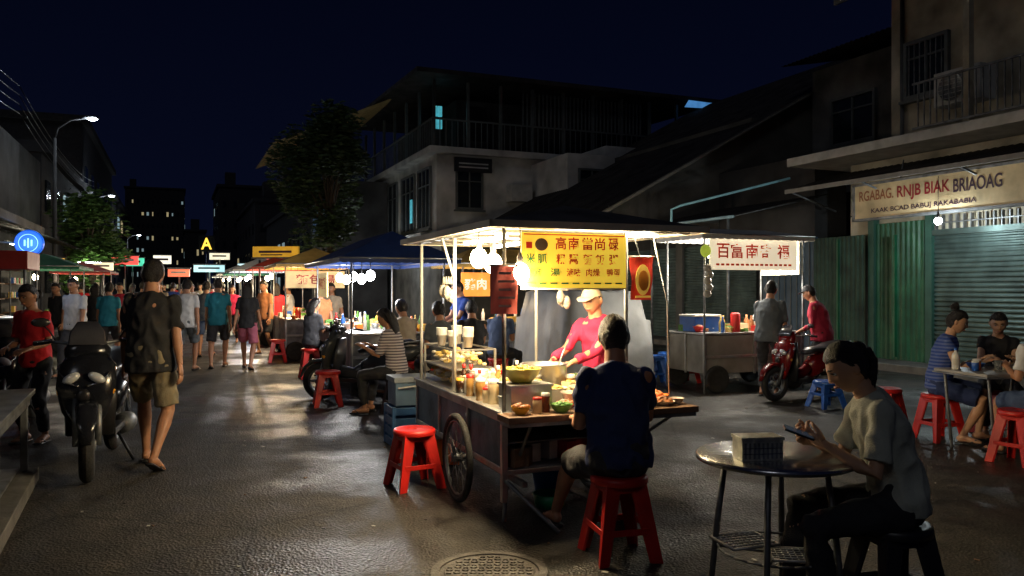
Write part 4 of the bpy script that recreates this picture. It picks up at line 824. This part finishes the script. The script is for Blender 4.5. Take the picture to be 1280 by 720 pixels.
# ---------------------------------------------------------------- scooters
def scooter(name,loc,rz,bc,steer=0,seatm=blackp,sc_=1):
    g=MB(); X=(1,0,0)
    def wheel(y,z,r=.27):
        g.lathe((0,y,z),[(r-.055+.055*math.cos(a),.052*math.sin(a)) for a in [2*math.pi*k/12 for k in range(13)]],rubber,36,axis='X')
        g.lathe((0,y,z),[(r-.085,-.03),(r-.1,-.035),(r-.115,-.02),(r-.115,.02),(r-.1,.035),(r-.085,.03)],steeld,30,axis='X')
        for k in range(5):
            a=2*math.pi*k/5; g.tube([(0,y,z),(0,y+(r-.1)*math.cos(a),z+(r-.1)*math.sin(a))],[.022,.014],steeld,6)
        g.lathe((0,y,z),[(0,-.06),(.04,-.06),(.05,0),(.04,.06),(0,.06)],steeld,14,axis='X')
        g.lathe((.045,y,z),[(.06,0),(.11,0),(.11,.004),(.06,.004)],chrome,22,axis='X')
    wheel(-.62,.27)
    Sm=Matrix.Translation((0,.45,0))@Matrix.Rotation(steer,4,'Z')@Matrix.Translation((0,-.45,0)); g.M=Sm
    wheel(.66,.27)
    for sx in(-.075,.075): g.tube([(sx,.66,.27),(sx,.54,.62)],[.022,.026],steeld,8); g.tube([(sx,.54,.62),(sx*.8,.42,.92)],.02,chrome,8)
    g.tube([(0,.66+.31*math.cos(a),.27+.31*math.sin(a)) for a in [R(x) for x in(10,40,70,100,130,155)]],[(.03,.01),(.065,.02),(.075,.03),(.075,.03),(.065,.02),(.04,.01)],bc,12,side=X)
    g.tube([(-.36,.16,1.0),(-.28,.2,1.02),(-.1,.33,1.0),(.1,.33,1.0),(.28,.2,1.02),(.36,.16,1.0)],.013,steeld,8)
    for sx in(-1,1):
        g.tube([(sx*.25,.215,1.02),(sx*.37,.155,1.0)],.019,rubber,8); g.tube([(sx*.24,.26,1.03),(sx*.36,.22,1.01)],.007,chrome,6)
        g.tube([(sx*.22,.25,1.03),(sx*.26,.27,1.10),(sx*.30,.24,1.14)],.007,blackp,6); g.sph((sx*.32,.24,1.165),(.065,.018,.036),blackp,12,8); g.sph((sx*.32,.226,1.165),(.055,.008,.03),chrome,12,8)
    g.tube([(0,.42,.86),(0,.40,.96),(0,.34,1.03),(0,.26,1.04)],[(.15,.06),(.16,.08),(.12,.06),(.06,.03)],bc,16,side=X)
    g.tube([(0,.47,1.0),(0,.41,1.09),(0,.36,1.17)],[(.13,.006),(.12,.006),(.07,.005)],M('smoked_screen',(.05,.05,.06),.08),14,side=X)
    g.M=Matrix()
    g.tube([(0,.50,.34),(0,.52,.5),(0,.50,.68),(0,.44,.84),(0,.38,.93)],[(.07,.04),(.16,.06),(.205,.09),(.20,.10),(.12,.07)],bc,20,side=X)
    g.tube([(0,.36,.30),(0,.34,.6),(0,.30,.9)],[(.17,.03),(.19,.04),(.12,.04)],blackp,16,side=X)
    hl=M('headlamp_glass',(.75,.78,.8),.08,.3)
    for sx in(-1,1):
        g.sph((sx*.085,.575,.76),(.065,.035,.035),hl,14,8,A=Matrix.Rotation(sx*.5,3,'Y')); g.tube([(sx*.03,.60,.70),(sx*.10,.575,.72),(sx*.17,.53,.80)],.008,chrome,6)
        g.sph((sx*.18,.50,.66),(.02,.03,.045),M('indicator_amber',(.7,.3,.03),.2),10,6)
        g.tube([(sx*.15,.52,.60),(sx*.11,.56,.50),(sx*.05,.56,.40)],.010,chrome,6); g.tube([(sx*.19,.47,.74),(sx*.20,.46,.82),(sx*.14,.46,.90)],.008,chrome,6)
    g.sph((0,.60,.63),(.05,.025,.05),blackp,12,8)
    g.box((0,.10,.31),(.34,.42,.05),blackp); g.tube([(0,.34,.42),(0,.1,.40),(0,-.1,.5)],[(.06,.1),(.07,.08),(.1,.1)],bc,12,side=X)
    g.tube([(0,-.06,.45),(0,-.22,.52),(0,-.5,.62),(0,-.78,.72),(0,-.95,.78)],[(.10,.14),(.16,.17),(.16,.14),(.12,.09),(.04,.03)],bc,18,side=X)
    g.tube([(0,.02,.72),(0,-.12,.765),(0,-.35,.775),(0,-.5,.83),(0,-.75,.87),(0,-.86,.85)],[(.08,.03),(.13,.05),(.14,.055),(.14,.05),(.11,.04),(.05,.02)],seatm,18,side=X)
    g.tube([(.13,-.6,.84),(.13,-.88,.88),(0,-.95,.88),(-.13,-.88,.88),(-.13,-.6,.84)],.013,steeld,8)
    g.sph((0,-.955,.74),(.08,.025,.035),M('tail_lamp_red',(.6,.01,.01),.2),12,8)
    g.tube([(0,-.88,.66),(0,-.98,.5),(0,-1.0,.42)],[(.07,.01),(.08,.012),(.07,.01)],blackp,10,side=X); g.box((0,-1.005,.52),(.18,.01,.12),wcap,rx=R(-15))
    g.tube([(.12,-.1,.22),(.14,-.4,.24),(.15,-.55,.30),(.155,-.95,.38)],[.02,.02,.045,.05],steeld,12); g.tube([(-.12,-.2,.28),(-.13,-.45,.27),(-.12,-.62,.27)],[.08,.09,.06],steeld,12)
    for sx in(-.12,.12): g.tube([(sx,-.62,.3),(sx,-.5,.62)],.025,chrome,8)
    g.tube([(-.1,-.15,.25),(-.24,-.1,.0)],.014,steeld,6)
    o=g.make(name,loc,rz); o.scale=(sc_,)*3; return o
bkp=M('scooter_black',(.012,.013,.017),.18); rdp=M('scooter_red',(.14,.005,.005),.25); gyp=M('scooter_grey',(.05,.055,.06),.25)
scooter('parked_scooter',(-3.52,6.82,0),R(197),bkp,steer=R(10),sc_=1.05)
scooter('parked_scooter',(-2.0,10.6,0),R(75),gyp,sc_=.92)
scooter('parked_motorcycle',(3.98,10.85,0),R(118),rdp,sc_=.86)
scooter('parked_scooter',(-5.35,8.6,0),R(195),bkp)
# ---------------------------------------------------------------- front table
g=MB(); r=.355
g.lathe((0,0,0),[(0,.735),(r-.01,.735),(r,.731),(r,.712),(r-.008,.708),(r-.02,.715),(0,.715)],M('table_steel',(.5,.51,.52),.25,.95,.25,6,.1,20),56)
for k in range(4):
    a=math.pi/4+k*math.pi/2+.35; c_,s_=math.cos(a),math.sin(a)
    g.tube([(c_*.22,s_*.22,.715),(c_*.26,s_*.26,.4),(c_*.30,s_*.30,.0)],.014,steeld,10); g.tube([(c_*.26,s_*.26,.28),(-c_*.0,-s_*.0,.28)],.007,steeld,6); g.sph((c_*.30,s_*.30,.012),.018,rubber)
for k in range(24):
    b0_=2*math.pi*k/24;b1_=2*math.pi*(k+1)/24; g.tube([(.255*math.cos(b0_),.255*math.sin(b0_),.30),(.255*math.cos(b1_),.255*math.sin(b1_),.30)],.006,steeld,5)
g.make('steel_table',(1.21,3.68,0))
g=MB(); rkm=M('rack_wire',(.5,.5,.5),.4,.6)
def rack(cx,cy,z,w_,d_,rz):
    A=Matrix.Translation((cx,cy,z))@Matrix.Rotation(rz,4,'Z'); g.M=A
    for i in range(9): x=-w_/2+w_*i/8; g.tube([(x,-d_/2,0),(x,d_/2,0)],.004,rkm,5)
    for j in range(7): y=-d_/2+d_*j/6; g.tube([(-w_/2,y,.004),(w_/2,y,.004)],.004,rkm,5)
    g.tube([(-w_/2,-d_/2,0),(w_/2,-d_/2,0),(w_/2,d_/2,0),(-w_/2,d_/2,0),(-w_/2,-d_/2,0)],.008,rkm,6); g.M=Matrix()
rack(1.09,3.75,.315,.24,.2,.3); rack(1.27,3.58,.305,.22,.18,-.15); g.make('wire_rack')
g=MB(); tin=M('tin_box',(.6,.6,.52),.35,.8,.3,14,.5,60)
g.bb(-.095,.095,-.055,.055,0,.09,tin); g.bb(-.1,.1,-.06,.06,.09,.105,tin)
for k in range(9): g.bb(-.085+k*.0205,-.075+k*.0205,-.058,-.055,.01,.08,steeld)
for z in(.03,.055): g.bb(-.09,.09,-.0595,-.0565,z,z+.004,chrome)
g.make('napkin_box',(1.10,3.58,.736),.12,.006)
g=MB(); g.box((0,0,0),(.066,.135,.009),blackp); g.box((0,0,.0055),(.06,.124,.002),M('phone_screen',(.02,.025,.03),.25,em=.03,ecol=(.4,.6,.9))); phone=g.make('mobile_phone',(1.285,3.585,.852),0,.002); phone.rotation_euler=(R(20),R(-10),R(80))
g=MB(); g.bb(-.45,.45,-.32,.32,.72,.745,M('laminate',(.28,.26,.23),.4)); g.bb(-.46,.46,-.33,.33,.705,.719,steeld)
for x in(-.38,.38):
    for y in(-.26,.26): g.tube([(x,y,.71),(-x*.1+x*.9,y,.0)],.014,steeld,8)
g.tube([(-.38,-.26,.25),(.38,-.26,.25)],.01,steeld,6)
g.make('folding_table',(4.50,7.35,0),R(12),.004)
def place(mb,n,x,y,z,rz=0): return mb.make(n,(x,y,z),rz)
place(bottle(.035,.2,wcap,bluep),'water_bottle',4.12,7.42,.746); place(jar(.035,.1,orange,wcap),'condiment_jar',4.28,7.36,.746); place(jar(.03,.09,bluep,wcap),'condiment_jar',4.22,7.28,.746)
place(bowl(.09,.06,por,noodle,.01),'noodle_bowl',4.55,7.4,.746); place(bowl(.08,.05,bluep,broth),'soup_bowl',4.35,7.5,.746)
g=MB(); g.lathe((0,0,0),[(0,0),(.03,0),(.035,.1),(.032,.1),(0,.01)],clear,16); place(g,'drinking_glass',4.38,7.2,.746)
g=MB(); wt=M('worktop_steel',(.2,.21,.21),.45,.6,.3,4,.2,20,grime=.2)
g.bb(-1.2,0,-1.1,1.9,.68,.72,wt); g.bb(-1.15,-.03,-1.05,1.85,.60,.68,steeld)
for y in(-1.0,.4,1.8): g.bb(-.09,-.04,y-.025,y+.025,.1,.6,steeld); g.bb(-1.15,-1.1,y-.025,y+.025,.1,.6,steeld)
g.bb(-1.2,.02,-1.1,1.95,.0,.10,_mc['kerb']); g.bb(-1.1,-.1,-1,1.8,.11,.13,steeld)
g.make('steel_counter',(-2.90,4.50,0),math.atan(.47),.006)
print('T objs',time.time()-T0)
# ---------------------------------------------------------------- people placement
person('seated_man',(.60,4.48,0),R(8),1.70,pel=.555,lean=9,hpitch=12,hyaw=-6,hands=[(-.17,.34,.72),(.20,.42,.80)],feet=[(-.24,.62,.09,0),(.20,.50,.09,0)],shirt=cnavy,sleeve=.72,bottom='shorts',bmat=cdk,vox=.010,bulk=1.1,seed=1,wr_=.02)
person('seated_woman',(1.72,3.56,0),R(82),1.60,pel=.555,lean=17,hpitch=30,hyaw=4,hands=[(-.06,.32,.80,(-.5,-.4,-.8)),(.07,.36,.80,(.5,-.3,-.8))],feet=[(-.12,.34,.09,0),(.14,.42,.09,0)],
    shirt=cgrey,sleeve=.78,bottom='pants',bmat=cpants,hair='pony',fem=True,skin=skinB,vox=.009,curl=.75,seed=2,palm=[(.6,0,.5),(-.7,0,.4)],bulk=1.02,wr_=.018)
person('food_vendor',(.72,6.38,0),R(136),1.52,lean=11,hpitch=14,hyaw=6,hands=[(-.02,.46,1.04),(.17,.50,1.04)],shirt=cpink,sleeve=1.75,bottom='pants',bmat=cdk,cap=cbeige,skin=skinB,vox=.010,curl=.8,bulk=1.1,seed=3,wr_=.018)
person('walking_man',(-3.03,6.7,0),R(6),1.74,lean=3,hpitch=10,hands=[(-.25,.12,.80),(.26,-.08,.80)],feet=[(-.10,.20,.10,0),(.10,-.22,.13,28)],shirt=cblack,sleeve=.85,bottom='shorts',bmat=ckhaki,vox=.011,bulk=1.15,hem=.13,seed=4,wr_=.018)
person('standing_woman',(-4.62,7.75,0),R(175),1.54,lean=6,hpitch=18,hyaw=-10,hands=[(-.10,.26,1.02),(.12,.28,1.03)],shirt=cred,sleeve=.8,bottom='pants',bmat=cblack,hair='low',fem=True,vox=.012,seed=5)
person('seated_woman',(4.22,7.9,0),R(-118),1.6,pel=.555,lean=12,hpitch=20,hands=[(-.10,.36,.80),(.12,.38,.80)],feet=[(-.10,.34,.09,0),(.16,.20,.09,0)],shirt=cstrB,sleeve=.3,bottom='shorts',bmat=cnavy,hair='bun',fem=True,skin=skinB,vox=.011,seed=6)
person('seated_woman',(4.98,8.2,0),R(152),1.56,pel=.555,lean=14,hpitch=22,hands=[(-.12,.36,.80),(.12,.36,.80)],feet=[(-.12,.36,.09,0),(.12,.36,.09,0)],shirt=cblack,sleeve=.3,bottom='pants',bmat=cdk,hair='low',fem=True,skin=skinB,vox=.012,seed=7)
person('seated_man',(4.58,6.85,0),R(2),1.58,pel=.555,lean=10,hpitch=18,hands=[(-.15,.3,.8),(.15,.3,.8)],feet=[(-.15,.4,.09,0),(.15,.4,.09,0)],shirt=cwhite,sleeve=.7,bottom='shorts',bmat=cdenim,vox=.013,seed=8)
person('stall_customer',(3.55,11.05,0),R(-35),1.60,lean=8,hpitch=14,hands=[(-.15,.33,1.0),(.15,.33,1.0)],shirt=cg2,sleeve=.9,bottom='pants',bmat=cdk,vox=.013,bulk=1.2,seed=9)
person('stall_customer',(4.42,11.4,0),R(60),1.56,lean=14,hpitch=20,hands=[(-.15,.33,.95),(.15,.33,.95)],shirt=cmar,sleeve=1.6,bottom='pants',bmat=cblack,vox=.013,bulk=1.25,cap=cdk,seed=10)
person('seated_woman',(-1.36,9.45,0),R(72),1.58,pel=.54,lean=12,hpitch=22,hands=[(-.1,.38,.8),(.1,.38,.8)],feet=[(-.12,.36,.09,0),(.14,.42,.09,0)],shirt=cstrW,sleeve=.9,bottom='pants',bmat=cpants,hair='long',fem=True,vox=.013,seed=11)
person('seated_man',(-1.45,11.0,0),R(40),1.62,pel=.6,lean=10,hpitch=18,hands=[(-.1,.35,.85),(.1,.35,.85)],feet=[(-.14,.4,.09,0),(.14,.4,.09,0)],shirt=cbeige,sleeve=.7,bottom='pants',bmat=cdk,vox=.016,seed=12)
stool((-1.45,11.0,0),.4,redp,.5)
person('seated_woman',(-3.35,13.3,0),R(-30),1.58,pel=.60,lean=8,hpitch=14,hands=[(-.1,.35,.85),(.1,.35,.85)],feet=[(-.14,.3,.09,0),(.14,.3,.09,0)],shirt=cdk,sleeve=.8,bottom='pants',bmat=cblack,hair='long',fem=True,vox=.016,seed=13)
stool((-3.35,13.3,0),.4,redp,.5)
person('food_vendor',(-.75,12.6,0),R(120),1.62,lean=8,hpitch=20,hands=[(-.1,.4,1.0),(.15,.4,1.0)],shirt=cblue,bottom='pants',bmat=cdk,vox=.016,seed=14)
for x,y,f_,m_,sd in((-.55,11.2,10,cblack,15),(-.2,11.9,-20,cdenim,16),(-.9,10.4,30,cg2,17)):
    person('seated_man',(x,y,0),R(f_),1.66,pel=.56,lean=10,hpitch=16,hands=[(-.1,.35,.85),(.1,.35,.85)],feet=[(-.14,.4,.09,0),(.14,.4,.09,0)],shirt=m_,bottom='pants',bmat=cdk,vox=.016,seed=sd); stool((x,y,0),.2,redp,.46)
def ped(u,y,face,sh_,bt,bm_,H=1.66,hair='short',fem=False,k=0):
    x=(u-640)/1000*y; st=random.uniform(.1,.24)*(1 if random.random()<.5 else -1)
    person('pedestrian',(x,y,0),R(face),H,lean=3,hpitch=random.uniform(2,14),hands=[(-.24,-st*.6+.05,.82),(.24,st*.6+.05,.82)],feet=[(-.09,st,.10,0 if st>0 else 20),(.09,-st,.10,20 if st>0 else 0)],
        shirt=sh_,sleeve=.7,bottom=bt,bmat=bm_,hair=hair,fem=fem,vox=.017 if y<18 else .024,seed=20+k,bulk=random.uniform(1.0,1.2))
L_=[(232,14.3,5,cwhite,'shorts',cg2,1.66,'short',0),(272,15.0,12,cteal,'shorts',cdk,1.68,'short',0),(309,14.8,8,cblack,'shorts',M('cloth_rose',(.45,.12,.18),.85),1.60,'long',1),
(94,13.5,170,cwhite,'pants',cdk,1.66,'short',0),(135,15.5,10,cteal,'shorts',cdk,1.6,'short',0),(257,17.5,10,cg2,'shorts',cdenim,1.64,'short',0),(332,18,150,cor,'shorts',cdk,1.66,'short',0),(345,19,10,cred,'pants',cblack,1.6,'long',1),
(150,19,190,cmar,'pants',cdk,1.62,'short',0),(178,20,10,cblack,'pants',cdk,1.66,'short',0),(200,21,180,cbeige,'shorts',cdk,1.66,'short',0),(118,18,20,cblack,'pants',cdenim,1.6,'long',1),(290,22,190,cpink,'pants',cdk,1.58,'long',1),
(215,24,10,cblue,'pants',cdk,1.66,'short',0),(240,25,180,cwhite,'pants',cdk,1.64,'short',0),(265,27,10,cred,'pants',cdk,1.64,'short',0),(188,27,190,cwhite,'pants',cdk,1.64,'short',0),(165,26,10,cg2,'pants',cdk,1.64,'long',1),(225,30,10,cor,'pants',cdk,1.64,'short',0),
(205,32,180,cblack,'pants',cdk,1.66,'short',0),(250,33,190,cbeige,'pants',cdk,1.66,'short',0),(278,31,10,cblack,'pants',cdk,1.66,'short',0),(180,34,10,cteal,'pants',cdk,1.66,'short',0),(236,38,10,cwhite,'pants',cdk,1.66,'short',0),(218,40,10,cred,'pants',cdk,1.66,'short',0),(196,42,10,cwhite,'pants',cdk,1.66,'short',0),
(400,15.0,200,cor,'pants',cdk,1.55,'short',0),(415,16.5,170,cbeige,'pants',cdk,1.6,'short',0),(100,22,10,cred,'pants',cdk,1.64,'short',0),(72,16,170,cblack,'pants',cdk,1.6,'short',0),(362,20,100,cwhite,'pants',cdk,1.6,'short',0)]
for k,a in enumerate(L_): ped(*a[:7],hair=a[7],fem=bool(a[8]),k=k)
print('T people',time.time()-T0)
fixture('facade_fill_tube',F(-3.6,13.2,2.5),TH+R(90),26,(1,.9,.75)); fixture('facade_fill_tube',F(-3.6,22,2.55),TH+R(90),45,(1,.86,.65))
print('T end',time.time()-T0,len(bpy.data.objects))
